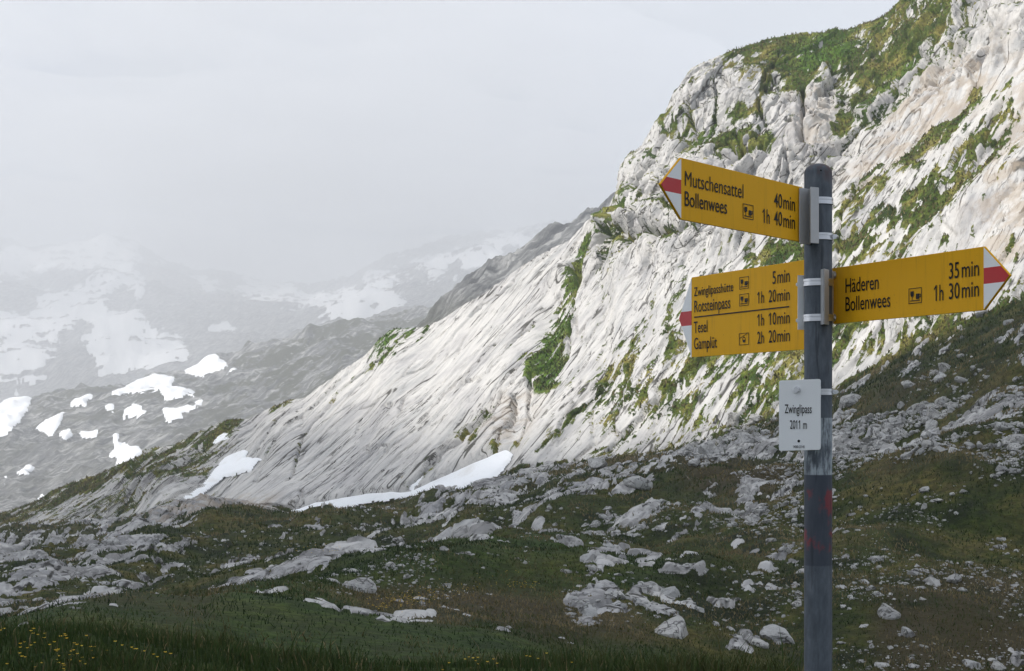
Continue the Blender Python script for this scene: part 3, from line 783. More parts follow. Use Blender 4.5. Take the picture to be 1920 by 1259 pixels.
FAR_SNOW = [
    ([(303, 766), (330, 770), (352, 762), (383, 746), (378, 757), (350, 775), (316, 797), (307, 780)], 'wedge of snow above the grassy ridge, pointing down'),
    ([(228, 772), (255, 760), (277, 770), (262, 780), (230, 781)], 'lens of snow left of the wedge-shaped snow'),
    ([(195, 762), (212, 757), (217, 772), (200, 770)], 'small fleck of snow left of the lens of snow'),
    ([(62, 800), (108, 780), (121, 772), (112, 800), (97, 822), (75, 810)], 'snow patch with a spike rising to the right'),
    ([(110, 817), (130, 803), (136, 820), (122, 828)], 'small snow patch touching the spiked one'),
    ([(145, 816), (185, 808), (180, 822), (165, 826)], 'flat snow patch right of the spiked snow'),
    ([(200, 856), (215, 848), (212, 815), (224, 812), (222, 834), (270, 845), (250, 868), (215, 880), (222, 862)], 'boot-shaped snow patch just above the dark ridge'),
    ([(30, 886), (52, 873), (68, 876), (52, 892), (35, 891)], 'lone diamond of snow low on the left slope'),
    ([(-60, 800), (-20, 770), (20, 748), (58, 745), (55, 770), (35, 792), (15, 812), (-40, 830)], 'broad snow tongue cut by the left picture edge'),
    ([(130, 757), (170, 738), (173, 745), (160, 762), (135, 766)], 'snow patch above the flat one, fading into mist'),
    ([(340, 692), (385, 665), (410, 668), (412, 678), (430, 683), (400, 703), (375, 707), (350, 702)], 'bright snow bowl on the misty shoulder'),
    ([(420, 702), (445, 685), (440, 695), (425, 703)], 'thin curl of snow right of the snow bowl'),
    ([(200, 742), (265, 712), (290, 703), (330, 710), (320, 725), (366, 733), (365, 742), (330, 745), (310, 753), (300, 732), (265, 736), (215, 743)], 'branching snow patch below the snow bowl'),
    ([(-20, 925), (0, 905), (14, 893), (12, 902), (0, 918)], 'snow streak at the left picture edge above the ridge'),
    ([(124, 914), (150, 905), (154, 911), (130, 917)], 'small snow bar touching the dark ridge line'),
    ([(58, 937), (80, 928), (82, 936)], 'speck of snow on the slope behind the ridge'),
]
for poly, lab in FAR_SNOW:
    snow_from(far['P'], far['px'], far['py'], poly, 2.2, 40, 222, 1, 'snow_patch', lab, group='snow patches across the valley', wob=3.5, wl=9)
# the upper snowfields, broken by rock, dissolving in the mist
fx, fy, fz = far['P'][..., 0], far['P'][..., 1], far['P'][..., 2]
sf = fbm(far['px'] / 95, far['py'] / 42, fx * 0, 5, 0.55, 73.0) + 0.15 + 0.35 * inside([(560, 560), (640, 540), (705, 536), (726, 592), (650, 604), (600, 590)], far['px'], far['py']) - 0.5 * inside([(330, 600), (450, 560), (620, 580), (520, 650), (360, 680)], far['px'], far['py'])
rows2 = np.arange(far['P'].shape[0])[:, None]
o = snow_from(far['P'], far['px'], far['py'], None, 4.0, 236, 386, 1, 'snowfield', 'pale snowfields high on the misty mountain', mask=(sf > 0.19) & (rows2 > 238), kind='stuff')

# ------------------------------------------------------------------ cloud that shades the pass, and the hazy air
def shade_coord(p): return p[0] - p[2] * SUN.x / SUN.z, p[1] - p[2] * SUN.y / SUN.z
zs_all = [float(Pd[..., 2].max()), float(far['P'][..., 2].max()), float(spur['P'][..., 2].max())]
HT = max(zs_all) + 6.0
HB = min(float(Pd[..., 2].min()), float(far['P'][..., 2].min()), float(spur['P'][..., 2].min())) - 1.0
def cloud_mesh(A, B, T, cz, dens, label, down=0.3):
    """A, B: the ground the cloud shades (sun-projected to height 0); T: its thickness there"""
    nr, nc = A.shape
    k = cz / SUN.z
    top = np.stack([A + SUN.x * k, B + SUN.y * k, cz + T * (1 - down)], -1)
    bot = np.stack([A + SUN.x * k, B + SUN.y * k, cz - T * down], -1)
    fk = grid_faces(0, nr - 1, nc)
    fk = fk[T.ravel()[fk].max(1) > 0.004 * T.max()]
    edges = {}
    for q in fk.tolist():
        for i in range(4):
            e = (q[i], q[(i + 1) % 4])
            if (e[1], e[0]) in edges: del edges[(e[1], e[0])]
            else: edges[e] = 1
    n0 = nr * nc
    sk = np.array([[b, a, a + n0, b + n0] for a, b in edges], int)
    allf = np.concatenate([fk, fk[:, ::-1] + n0, sk])
    used, inv = np.unique(allf.ravel(), return_inverse=True)
    mc = NT('cloud_mist')
    v = mc.n('VolumePrincipled', Color=c3(0.95, 0.96, 0.98), Density=dens)
    mc.t.links.new(v.outputs[0], mc.out.inputs['Volume'])
    return tag(mesh_np('cloud', np.concatenate([top.reshape(-1, 3), bot.reshape(-1, 3)])[used], inv.reshape(-1, 4), mc.m, smooth=True), label, kind='stuff')

A, B = np.meshgrid(np.linspace(-330, 95, 200), np.linspace(-190, 215, 240))
edge = np.interp(A, [-330, -51, -24, -10, -4, 5, 15.5, 33, 60, 95], [225, 202, 176, 146, 126, 110, 101.5, 91, 68, 20])
wide = np.interp(A, [-60, -24, -8, 4, 20], [36, 34, 20, 4.0, 2.5])
edge = edge + fbm(A / 16, B / 16, A * 0, 3, 0.5, 81.0) * np.interp(A, [-30, 0, 10], [9, 2.0, 1.2])
lim = np.minimum(np.minimum(A + 330, 95 - A), B + 190)
T = 5.0 * sstep(0, 1, (edge - B) / wide) * sstep(0, 30, lim) * (1 + 0.25 * fbm(A / 22, B / 22, A * 0, 3, 0.5, 82.0))
foot = np.interp(A, [-51, -24, -4, 15.5, 33], [153, 126, 113, 100, 90])
T = T * np.interp(B - foot, [-10, 2], [1.0, 0.36])               # the cloud thins out over the slab
cloud_mesh(A, B, T, HT + 45.0, 0.75, 'low grey cloud drifting over the pass')
A, B = np.meshgrid(np.linspace(-5400, 3900, 190), np.linspace(1600, 13500, 190))
lim = np.minimum(np.minimum(A + 5400, 3900 - A), np.minimum(B - 1600, 13500 - B)) + fbm(A / 500, B / 500, A * 0, 3, 0.5, 84.0) * 350
nz_ = fbm(A / 620, B / 900, A * 0, 5, 0.55, 85.0)
T = 105.0 * sstep(40, 700, lim) * np.clip(0.62 + 2.6 * nz_, 0.02, 2.3)
cloud_mesh(A, B, T, HT + 80.0, 0.0050, 'bank of cloud sitting on the far mountain', 0.35)

mh = NT('haze_air')
v = mh.n('VolumePrincipled', Color=c3(0.90, 0.92, 0.95), Density=HAZE_DENSITY, Anisotropy=0.4)
mh.t.links.new(v.outputs[0], mh.out.inputs['Volume'])
bm = bmesh.new()
bmesh.ops.create_cube(bm, size=1.0)
x0, x1, y0_, y1_ = -4100, 2400, -175, 7100
for vv in bm.verts:
    vv.co = Vector(((x0 + x1) / 2 + vv.co.x * (x1 - x0), (y0_ + y1_) / 2 + vv.co.y * (y1_ - y0_), (HB + HT) / 2 + vv.co.z * (HT - HB)))
o = bm_obj('haze', bm, mh.m)
tag(o, 'pale mist in the air of the valley', kind='stuff')
# ------------------------------------------------------------------ signpost
def sign_paint():
    t = NT('sign_yellow')
    pos = t.n('NewGeometry').outputs['Position']
    drip = t.noise(t.n('VectorMath', _operation='MULTIPLY', i0=pos, i1=(90.0, 90.0, 7.0)).outputs[0], 1.0, 5.0, 0.65)
    fade = t.noise(pos, 7.0, 5.0, 0.6)
    c = t.mix(fade, c3(0.72, 0.365, 0.008), c3(0.80, 0.43, 0.014))
    c = t.mix(t.math('MULTIPLY', t.step(drip, 0.52, 0.75), 0.22), c, c3(0.22, 0.12, 0.03))
    c = t.mix(t.math('MULTIPLY', t.step(t.noise(pos, 160.0, 3.0, 0.6), 0.68, 0.74), 0.35), c, c3(0.16, 0.09, 0.03))
    return t.bsdf(c, 0.55, spec=0.12)
M_YELLOW = sign_paint()
M_SWHITE = plain('sign_white', (0.82, 0.84, 0.85), 0.4, spec=0.35, var=0.08, scale=14.0)
M_RED = plain('sign_red', (0.50, 0.012, 0.018), 0.4, spec=0.35)
M_BLACK = plain('sign_ink', (0.010, 0.008, 0.007), 0.5, spec=0.2)
M_GALV = plain('galvanised_bracket', (0.50, 0.51, 0.52), 0.5, metallic=0.2, var=0.35, scale=60.0)
M_STEEL = plain('bright_steel', (0.62, 0.63, 0.65), 0.28, metallic=0.9, var=0.2, scale=80.0)
M_DARK = plain('hole_dark', (0.008, 0.008, 0.009), 0.8)

def pole_material():
    t = NT('pole_zinc_paint')
    pos = t.n('NewGeometry').outputs['Position']
    z = t.n('SeparateXYZ', Vector=pos).outputs['Z']
    mp = lambda sx, sz: t.n('VectorMath', _operation='MULTIPLY', i0=pos, i1=(sx, sx, sz)).outputs[0]
    n1 = t.noise(mp(60, 22), 1.0, 6.0, 0.65)
    n2 = t.noise(mp(240, 34), 1.0, 5.0, 0.7)
    n3 = t.noise(mp(38, 26), 1.0, 4.0, 0.6)
    base = t.ramp(n1, (0.28, (0.050, 0.060, 0.073)), (0.55, (0.090, 0.106, 0.126)), (0.78, (0.145, 0.165, 0.188)))
    base = t.mix(t.math('MULTIPLY', t.step(n2, 0.50, 0.75), 0.5), base, c3(0.12, 0.14, 0.165))
    band = lambda a, b, s=0.0015: t.math('MULTIPLY', t.step(z, a - s, a + s), t.math('SUBTRACT', 1.0, t.step(z, b - s, b + s)))
    # overpainted darker field, old white waymark, worn red waymark
    base = t.mix(t.math('MULTIPLY', band(-0.2505, -0.093), 0.8), base, t.mix(n1, c3(0.034, 0.042, 0.058), c3(0.052, 0.060, 0.078)))
    wmask = t.math('MULTIPLY', band(-0.093, 0.0055, 0.001), t.step(t.math('ADD', t.math('MULTIPLY', n2, 0.6), t.math('MULTIPLY', n3, 0.5)), 0.46, 0.62))
    base = t.mix(t.math('MULTIPLY', wmask, 0.85), base, c3(0.36, 0.41, 0.44))
    px_ = t.n('SeparateXYZ', Vector=pos).outputs['X']
    side = t.step(px_, 0.538, 0.548)
    rm = t.math('MULTIPLY', band(-0.228, -0.115, 0.004), t.step(t.math('ADD', n3, t.math('MULTIPLY', t.math('MULTIPLY', side, band(-0.20, -0.122, 0.006)), 0.17)), 0.535, 0.68))
    base = t.mix(t.math('MULTIPLY', rm, 0.62), base, c3(0.26, 0.030, 0.032))
    topm = t.step(z, 0.395, 0.45)
    base = t.mix(t.math('MULTIPLY', topm, t.step(n3, 0.45, 0.65)), base, c3(0.10, 0.06, 0.055))
    drip = t.math('MULTIPLY', t.step(t.noise(mp(110, 6), 1.0, 4.0, 0.7), 0.56, 0.66), 0.55)
    base = t.mix(drip, base, c3(0.022, 0.025, 0.03))
    return t.bsdf(base, t.math('ADD', 0.5, t.math('MULTIPLY', n1, 0.3)), t.bump(n2, 0.0006, 0.5), metallic=0.0, spec=0.25)
M_POLE = pole_material()

PD = 2.972
PXW = (1534 - CX) / FP * PD
PR = 0.02415
gnd = locate(1534, 5000, rmin=0)
ci = int(np.searchsorted(PXC, 1534)); ri = int(np.argmin(np.abs(Y[:, ci] - PD)))
base_z = float(Zd[ri, ci])
post = empty('signpost', (PXW, PD, base_z))
tag(post, 'grey steel hiking signpost with three yellow arrow boards and a white plate', 'signpost')
INV = Matrix.Translation(-post.location)

def part(name, bm, mat, parent=post, smooth=False):
    o = bm_obj(name, bm, mat, parent, smooth)
    if parent is post: o.matrix_parent_inverse = INV
    return o

def ring_mesh(bm, cx, cy, prof, n=40, a0=0.0, a1=2 * math.pi, closed_prof=False):
    full = abs(a1 - a0 - 2 * math.pi) < 1e-6
    m = n if full else n + 1
    rows = []
    for i in range(m):
        a = a0 + (a1 - a0) * i / n
        rows.append([bm.verts.new((cx + r * math.cos(a), cy + r * math.sin(a), z)) for r, z in prof])
    k = len(prof)
    for i in range(n):
        A_, B_ = rows[i], rows[(i + 1) % m]
        for j in range(k if closed_prof else k - 1):
            j2 = (j + 1) % k
            bm.faces.new((A_[j], B_[j], B_[j2], A_[j2]))
    return rows

ztop = zrow(307, PD)
bm = bmesh.new()
prof = [(PR, base_z - 0.4), (PR, ztop - 0.016)]
for i in range(1, 7):
    a = math.pi / 2 * i / 6
    prof.append((max(PR * math.cos(a), 0.0004), ztop - 0.016 + 0.016 * math.sin(a)))
rows = ring_mesh(bm, PXW, PD, prof, 48)
bm.faces.new([r[-1] for r in rows])
pole = part('pole', bm, M_POLE, smooth=True)
bm = bmesh.new()
bmesh.ops.create_uvsphere(bm, u_segments=12, v_segments=8, radius=0.0018)
bmesh.ops.transform(bm, matrix=Matrix.Translation((PXW + 0.0005, PD - PR * 0.985, zrow(320, PD - PR))) @ Matrix.Diagonal((1, 0.3, 1, 1)), verts=bm.verts)
part('drill_hole', bm, M_DARK, pole, True)

def strap(zc, parent, h=0.0115, tail=None):
    bm = bmesh.new()
    r0, r1, r2 = PR + 0.0003, PR + 0.0012, PR + 0.0021
    prof = [(r0, zc - h / 2), (r2, zc - h / 2), (r2, zc - h / 6), (r1, zc - h / 8), (r1, zc + h / 8), (r2, zc + h / 6), (r2, zc + h / 2), (r0, zc + h / 2)]
    ring_mesh(bm, PXW, PD, prof, 44, closed_prof=True)
    if tail:
        a = tail
        c = Vector((PXW + (PR + 0.004) * math.cos(a), PD + (PR + 0.004) * math.sin(a), zc))
        mt = Matrix.Translation(c) @ Matrix.Rotation(a, 4, 'Z')
        r = bmesh.ops.create_cube(bm, size=1.0)
        bmesh.ops.transform(bm, matrix=mt @ Matrix.Diagonal((0.008, 0.0035, h * 0.7, 1)), verts=r['verts'])
        r = bmesh.ops.create_cone(bm, cap_ends=True, segments=10, radius1=0.0028, radius2=0.0028, depth=0.016)
        bmesh.ops.transform(bm, matrix=mt @ Matrix.Translation((0.004, 0.0, 0)) @ Matrix.Rotation(R(90), 4, 'X'), verts=r['verts'])
    return part('strap', bm, M_STEEL, parent)

class Board:
    """vertical plane: origin (x, y), run direction d in plan; s along d, z up; out = towards the viewer"""
    def __init__(self, px0, y0, d):
        self.o = Vector(((px0 - CX) / FP * y0, y0)); self.d = Vector(d).normalized()
        n = Vector((self.d.y, -self.d.x)); self.nr = n if n.y < 0 else -n
    def s(self, px):
        k = (px - CX) / FP
        return (k * self.o.y - self.o.x) / (self.d.x - k * self.d.y)
    def depth(self, s): return self.o.y + self.d.y * s
    def z(self, py, px): return zrow(py, self.depth(self.s(px)))
    def p(self, s, z, off=0.0):
        q = self.o + self.d * s + self.nr * off
        return Vector((q.x, q.y, z))
    def prism(self, bm, poly, front, back):
        a = [bm.verts.new(self.p(s, z, front)) for s, z in poly]
        b = [bm.verts.new(self.p(s, z, back)) for s, z in poly]
        bm.faces.new(a); bm.faces.new(b[::-1])
        n = len(a)
        for i in range(n): bm.faces.new((a[i], a[(i + 1) % n], b[(i + 1) % n], b[i]))
    def slab(self, name, poly, front, back, mat, parent, bevel=0.0):
        bm = bmesh.new(); self.prism(bm, poly, front, back)
        bmesh.ops.recalc_face_normals(bm, faces=bm.faces)
        if bevel: bmesh.ops.bevel(bm, geom=list(bm.edges), offset=bevel, segments=2, affect='EDGES', profile=0.5)
        return part(name, bm, mat, parent)

_tc = {}
def text_geo(txt, bold=0.005):
    if txt in _tc: return _tc[txt]
    cu = bpy.data.curves.new('lettering_curve', 'FONT'); cu.body = txt; cu.resolution_u = 4; cu.offset = 0.0 if 'M' in txt else bold
    ob = bpy.data.objects.new('lettering_curve', cu); col.objects.link(ob)
    bpy.context.view_layer.update()
    ev = ob.evaluated_get(bpy.context.evaluated_depsgraph_get())
    me = ev.to_mesh()
    vs_ = [tuple(v.co) for v in me.vertices]; fs = [tuple(p.vertices) for p in me.polygons]
    ev.to_mesh_clear()
    bpy.data.objects.remove(ob); bpy.data.curves.remove(cu)
    _tc[txt] = (vs_, fs)
    for i, ch in enumerate(txt):
        if ch != '1' or txt == '1': continue
        one_ = text_geo('1')[0]                     # give the bare stroke of the 1 its flag
        w1 = max(v[0] for v in one_) - min(v[0] for v in one_); h1_ = max(v[1] for v in one_)
        xr = max(v[0] for v in text_geo(txt[:i + 1])[0]) if i + 1 < len(txt) else max(v[0] for v in vs_)
        xl = xr - w1; k0 = len(vs_)
        vs_ += [(xl + w1 * 0.3, h1_, 0), (xl - w1 * 1.5, h1_ * 0.80, 0), (xl - w1 * 1.5, h1_ * 0.68, 0), (xl + w1 * 0.3, h1_ * 0.84, 0)]
        fs += [(k0, k0 + 1, k0 + 2, k0 + 3)]
    return _tc[txt]
cap_h = max(v[1] for v in text_geo('H')[0])

def lettering(bd, txt, pxl, pxr, base_py, top_py, parent, off=0.0009, at='l'):
    vs_, fs = text_geo(txt)
    x0 = min(v[0] for v in vs_); x1 = max(v[0] for v in vs_)
    sl, sr = bd.s(pxl), bd.s(pxr)
    pr = pxl if at == 'l' else pxr
    zb = bd.z(base_py, pr); zt = bd.z(top_py, pr)
    k = (zt - zb) / cap_h
    bm = bmesh.new()
    vv = [bm.verts.new(bd.p(sl + (v[0] - x0) / (x1 - x0) * (sr - sl), zb + v[1] * k, off)) for v in vs_]
    for f in fs:
        try: bm.faces.new([vv[i] for i in f])
        except ValueError: pass
    return part('lettering', bm, M_BLACK, parent)

def pictogram(bd, pxl, pxr, topl_py, botl_py, parent, kind='inn'):
    sl, sr = bd.s(pxl), bd.s(pxr); zt, zb = bd.z(topl_py, pxl), bd.z(botl_py, pxl)
    S = lambda a: sl + (sr - sl) * a
    Zf = lambda b: zb + (zt - zb) * b
    bm = bmesh.new()
    def pg(pts, off=0.0009): bm.faces.new([bm.verts.new(bd.p(S(a), Zf(b), off)) for a, b in pts])
    w = 0.045
    pg([(0, 0), (1, 0), (1, w), (0, w)]); pg([(0, 1 - w), (1, 1 - w), (1, 1), (0, 1)])
    pg([(0, w), (w, w), (w, 1 - w), (0, 1 - w)]); pg([(1 - w, w), (1, w), (1, 1 - w), (1 - w, 1 - w)])
    if kind == 'inn':
        pg([(0.14, 0.80), (0.13, 0.60), (0.17, 0.48), (0.24, 0.43), (0.30, 0.43), (0.37, 0.48), (0.41, 0.60), (0.40, 0.80)])
        pg([(0.25, 0.22), (0.29, 0.22), (0.29, 0.43), (0.25, 0.43)])
        pg([(0.12, 0.155), (0.86, 0.155), (0.86, 0.215), (0.12, 0.215)])
        pg([(0.56, 0.62), (0.55, 0.36), (0.58, 0.27), (0.80, 0.27), (0.83, 0.36), (0.83, 0.62)])
        pg([(0.83, 0.58), (0.83, 0.53), (0.89, 0.53), (0.93, 0.58)]); pg([(0.89, 0.53), (0.89, 0.42), (0.93, 0.38), (0.93, 0.58)]); pg([(0.83, 0.42), (0.83, 0.37), (0.93, 0.38), (0.89, 0.42)])
    else:
        pg([(0.05, 0.60), (0.05, 0.55), (0.90, 0.95), (0.80, 0.95)])
        pg([(0.34, 0.44), (0.66, 0.44), (0.62, 0.26), (0.56, 0.22), (0.44, 0.22), (0.38, 0.26)])
        pg([(0.34, 0.44), (0.39, 0.44), (0.40, 0.60), (0.36, 0.58)]); pg([(0.61, 0.44), (0.66, 0.44), (0.64, 0.58), (0.60, 0.60)])
        pg([(0.36, 0.58), (0.40, 0.60), (0.60, 0.60), (0.64, 0.58), (0.56, 0.68), (0.44, 0.68)])
    return part('pictogram', bm, M_BLACK, parent)

def bolt(bd, px, py, parent, r=0.0055, off=0.0):
    s = bd.s(px); c = bd.p(s, bd.z(py, px), off)
    nrm = Vector((bd.nr.x, bd.nr.y, 0))
    q = nrm.to_track_quat('Z', 'Y').to_matrix().to_4x4()
    bm = bmesh.new()
    a = bmesh.ops.create_cone(bm, cap_ends=True, segments=18, radius1=r * 1.25, radius2=r * 1.25, depth=0.0014)
    bmesh.ops.transform(bm, matrix=Matrix.Translation(c + nrm * 0.0007) @ q, verts=a['verts'])
    a = bmesh.ops.create_cone(bm, cap_ends=True, segments=6, radius1=r, radius2=r * 0.93, depth=0.0045)
    bmesh.ops.transform(bm, matrix=Matrix.Translation(c + nrm * 0.0036) @ q, verts=a['verts'])
    return part('bolt', bm, M_STEEL, parent)

def folded_plate(name, pts, th, z0, z1, mat, parent):
    """sheet metal folded along a plan polyline"""
    bm = bmesh.new(); n = len(pts)
    offs = []
    for i in range(n):
        a = Vector(pts[max(i - 1, 0)]); b = Vector(pts[min(i + 1, n - 1)])
        d = (b - a).normalized(); offs.append(Vector((-d.y, d.x)) * th)
    fr = [(bm.verts.new((p[0], p[1], z0)), bm.verts.new((p[0], p[1], z1))) for p in pts]
    bk = [(bm.verts.new((p[0] + o.x, p[1] + o.y, z0)), bm.verts.new((p[0] + o.x, p[1] + o.y, z1))) for p, o in zip(pts, offs)]
    for i in range(n - 1):
        bm.faces.new((fr[i][0], fr[i + 1][0], fr[i + 1][1], fr[i][1])); bm.faces.new((bk[i + 1][0], bk[i][0], bk[i][1], bk[i + 1][1]))
        bm.faces.new((fr[i][1], fr[i + 1][1], bk[i + 1][1], bk[i][1])); bm.faces.new((fr[i + 1][0], fr[i][0], bk[i][0], bk[i + 1][0]))
    for i, k in ((0, 1), (n - 1, -1)):
        q = (fr[i][0], fr[i][1], bk[i][1], bk[i][0]); bm.faces.new(q if k == 1 else q[::-1])
    bmesh.ops.recalc_face_normals(bm, faces=bm.faces)
    bmesh.ops.bevel(bm, geom=[e for e in bm.edges], offset=0.0006, segments=1, affect='EDGES')
    return part(name, bm, mat, parent)

def plan(px, y): return ((px - CX) / FP * y, y)

def arrow_board(bd, L, tip, z0, z1, zr0, zr1, label, s_in=0.0):
    zm = (z0 + z1) / 2
    b = bd.slab('arrow_board', [(s_in, z0), (L, z0), (L + tip, zm), (L, z1), (s_in, z1)], 0.0, -0.004, M_YELLOW, post, 0.0006)
    b['label'] = label
    e = 0.0016
    run = lambda z: L + tip * (1 - abs(z - zm) / (z1 - zm)) - e
    bd.slab('white_tip', [(L, zr1), (run(zr1), zr1), (L, z1 - e)], 0.0005, 0.0001, M_SWHITE, b)
    bd.slab('white_tip', [(L, z0 + e), (run(zr0), zr0), (L, zr0)], 0.0005, 0.0001, M_SWHITE, b)
    bd.slab('red_stripe', [(L, zr0), (run(zr0), zr0), (run(zm), zm), (run(zr1), zr1), (L, zr1)], 0.0005, 0.0001, M_RED, b)
    return b

# -- board pointing right
bR = Board(1562, 2.99, (0.3985, -0.9172))
zr = lambda py: bR.z(py, 1845)
B1 = arrow_board(bR, 0.4054, 0.060, 0.1702, 0.2680, zr(533), zr(503), 'yellow arrow board pointing to the valley right of the post', -0.012)
lettering(bR, 'Häderen', 1586, 1648, 549.4, 523, B1)
lettering(bR, 'Bollenwees', 1586, 1670, 584, 557.5, B1)
lettering(bR, '35', 1780, 1799, 523.5, 493.8, B1)
lettering(bR, 'min', 1804, 1836.3, 520.8, 491.0, B1)
lettering(bR, '1h', 1752, 1769.5, 565, 535.5, B1)
lettering(bR, '30', 1780, 1800, 561.5, 532, B1)
lettering(bR, 'min', 1804, 1836.3, 559, 529.5, B1)
pictogram(bR, 1704.4, 1729, 541.7, 570.6, B1)
folded_plate('bracket', [plan(1535.5, 2.957), plan(1545.5, 2.928), plan(1563, 2.978)], 0.002, zrow(609, 2.94), zrow(505, 2.94), M_GALV, B1)
bolt(bR, 1564, 516, B1); bolt(bR, 1564, 596, B1)

# -- tall board pointing left
bL = Board(1506, 3.0, (-0.3985, 0.9172))
zl = lambda py: bL.z(py, 1297)
B2 = arrow_board(bL, 0.396, 0.052, 0.1258, 0.2832, zl(610.4), zl(583.3), 'tall yellow arrow board with four destinations pointing left', -0.02)
lettering(bL, 'Zwinglipasshütte', 1302, 1375.5, 556, 539.5, B2)
lettering(bL, 'Rotsteinpass', 1302.4, 1370, 586, 564.2, B2)
lettering(bL, 'Tesel', 1301.6, 1327, 625, 603.6, B2)
lettering(bL, 'Gamplüt', 1302, 1345, 655.3, 634, B2)
for (hh, mm, bpy_, tpy) in ((None, '5', 533, 509.3), ('1h', '20', 569.6, 547.8), ('1h', '10', 611.6, 589.7), ('2h', '20', 644.8, 622.6)):
    if hh: lettering(bL, hh, 1420.5, 1433.2, bpy_, tpy, B2)
    sl_ = 0.16 if bpy_ < 560 else 0.11 if bpy_ < 600 else 0.09
    if hh: lettering(bL, mm, 1442, 1456, bpy_ - 20 * sl_, tpy - 20 * sl_ - 0.8, B2)
    else: lettering(bL, mm, 1449, 1455.3, bpy_, tpy, B2)
    lettering(bL, 'min', 1458.2, 1481.4, bpy_ - (36 if hh else 8) * sl_, tpy - (36 if hh else 8) * sl_ - 0.8, B2)
bm = bmesh.new()
sA, sB = bL.s(1302), bL.s(1480); zc_ = bL.z(595.3, 1302)
bL.prism(bm, [(sA, zc_ - 0.0012), (sB, zc_ - 0.0012), (sB, zc_ + 0.0012), (sA, zc_ + 0.0012)], 0.0009, 0.0004)
part('dividing_rule', bm, M_BLACK, B2)
pictogram(bL, 1387, 1404.7, 520.7, 543.4, B2); pictogram(bL, 1387, 1404.7, 552.5, 574.9, B2)
pictogram(bL, 1386.5, 1404.7, 625.6, 648, B2, 'gondola')
bq = Board(1495.6, 2.992, (1.0, 0.12))
bm = bmesh.new()
za, zb2 = zrow(516.5, 2.99), zrow(618.5, 2.99)
q = [(0, zb2), (0.012, zb2), (0.012, za), (0, za), (0, za - 0.012), (-0.0032, za - 0.014), (-0.0032, za - 0.018), (0, za - 0.020), (0, zb2 + 0.020), (-0.0032, zb2 + 0.018), (-0.0032, zb2 + 0.014), (0, zb2 + 0.012)]
bq.prism(bm, q, 0.002, 0.0)
part('bracket', bm, M_SWHITE, B2)
strap(zrow(528.6, PD - PR), B2, 0.012); strap(zrow(595.5, PD - PR), B2, 0.012)

# -- board pointing towards the viewer's left
bT = Board(1503, 2.95, (-0.59, -0.807))
zt_ = lambda py: bT.z(py, 1277)
B3 = arrow_board(bT, 0.4087, 0.061, 0.3096, 0.4046, zt_(364.7), zt_(337.8), 'topmost yellow arrow board pointing left', -0.004)
lettering(bT, 'Mutschensattel', 1283.7, 1393.2, 348.4, 320.5, B3)
lettering(bT, 'Bollenwees', 1283.2, 1362.6, 386, 358.3, B3)
lettering(bT, '40', 1450.7, 1466.0, 388, 361.5, B3)
lettering(bT, 'min', 1468.4, 1490, 391.8, 365.2, B3)
lettering(bT, '1h', 1429.3, 1442.6, 417.8, 391.2, B3)
lettering(bT, '40', 1450.7, 1466.0, 421.6, 395.2, B3)
lettering(bT, 'min', 1468.4, 1490, 426, 399.6, B3)
pictogram(bT, 1392.3, 1412, 381.6, 409.5, B3)
folded_plate('bracket', [plan(1499.5, 2.938), plan(1518, 2.955), plan(1519.5, 2.925), plan(1536, 2.937)], 0.002, zrow(457.5, 2.94), zrow(352.5, 2.94), M_GALV, B3)
b3b = Board(1519, 2.955, (-0.59, -0.807))
bolt(bT, 1510, 366, B3, 0.003, 0.0125); bolt(bT, 1510, 444.5, B3, 0.003, 0.0125)
strap(zrow(375.5, PD - PR), B3, 0.0115); strap(zrow(442.5, PD - PR), B3, 0.0115, tail=R(-20))

# -- white plate with the name of the pass
bP = Board(1538.5, 2.930, (-0.935, 0.354))
a_ = R(1.8)
plate_w = bP.s(1460.5)
def pl(s, z): return s, z - math.tan(a_) * s
zp1, zp0 = bP.z(711, 1538.5), bP.z(844, 1538.5)
rr = 0.0035
pts = []
for (cx_, cz_, a0) in ((plate_w - rr, zp0 + rr, -90), (plate_w - rr, zp1 - rr, 0), (rr, zp1 - rr, 90), (rr, zp0 + rr, 180)):
    for i in range(5):
        a = R(a0 + i * 22.5); pts.append(pl(cx_ + rr * math.cos(a), cz_ + rr * math.sin(a)))
B4 = bP.slab('name_plate', pts, 0.0, -0.003, M_SWHITE, post, 0.0005)
B4['label'] = 'white plate with rounded corners giving pass name and altitude'
lettering(bP, 'Zwinglipass', 1471.5, 1522, 775.2, 758.7, B4)
lettering(bP, '2011 m', 1481.4, 1513, 804.5, 788.3, B4)
lettering(bP, '14080-23140', 1487, 1508.7, 840.5, 835.5, B4)
bolt(bP, 1494.6, 731.5, B4, 0.0048)
bm = bmesh.new()
c = bP.p(bP.s(1497.8), bP.z(827.4, 1497.8), 0.0006)
r_ = bmesh.ops.create_circle(bm, cap_ends=True, segments=12, radius=0.0024)
bmesh.ops.transform(bm, matrix=Matrix.Translation(c) @ Vector((bP.nr.x, bP.nr.y, 0)).to_track_quat('Z', 'Y').to_matrix().to_4x4(), verts=r_['verts'])
part('screw_hole', bm, M_DARK, B4)
strap(zrow(735, PD - PR), B4, 0.0105, tail=R(-8))
bm = bmesh.new()
mt = Matrix.Translation((PXW - 0.010, PD - PR + 0.008, zrow(735, 2.94)))
r_ = bmesh.ops.create_cube(bm, size=1.0)
bmesh.ops.transform(bm, matrix=mt @ Matrix.Diagonal((0.020, 0.024, 0.018, 1)), verts=r_['verts'])
part('clamp_block', bm, M_GALV, B4)
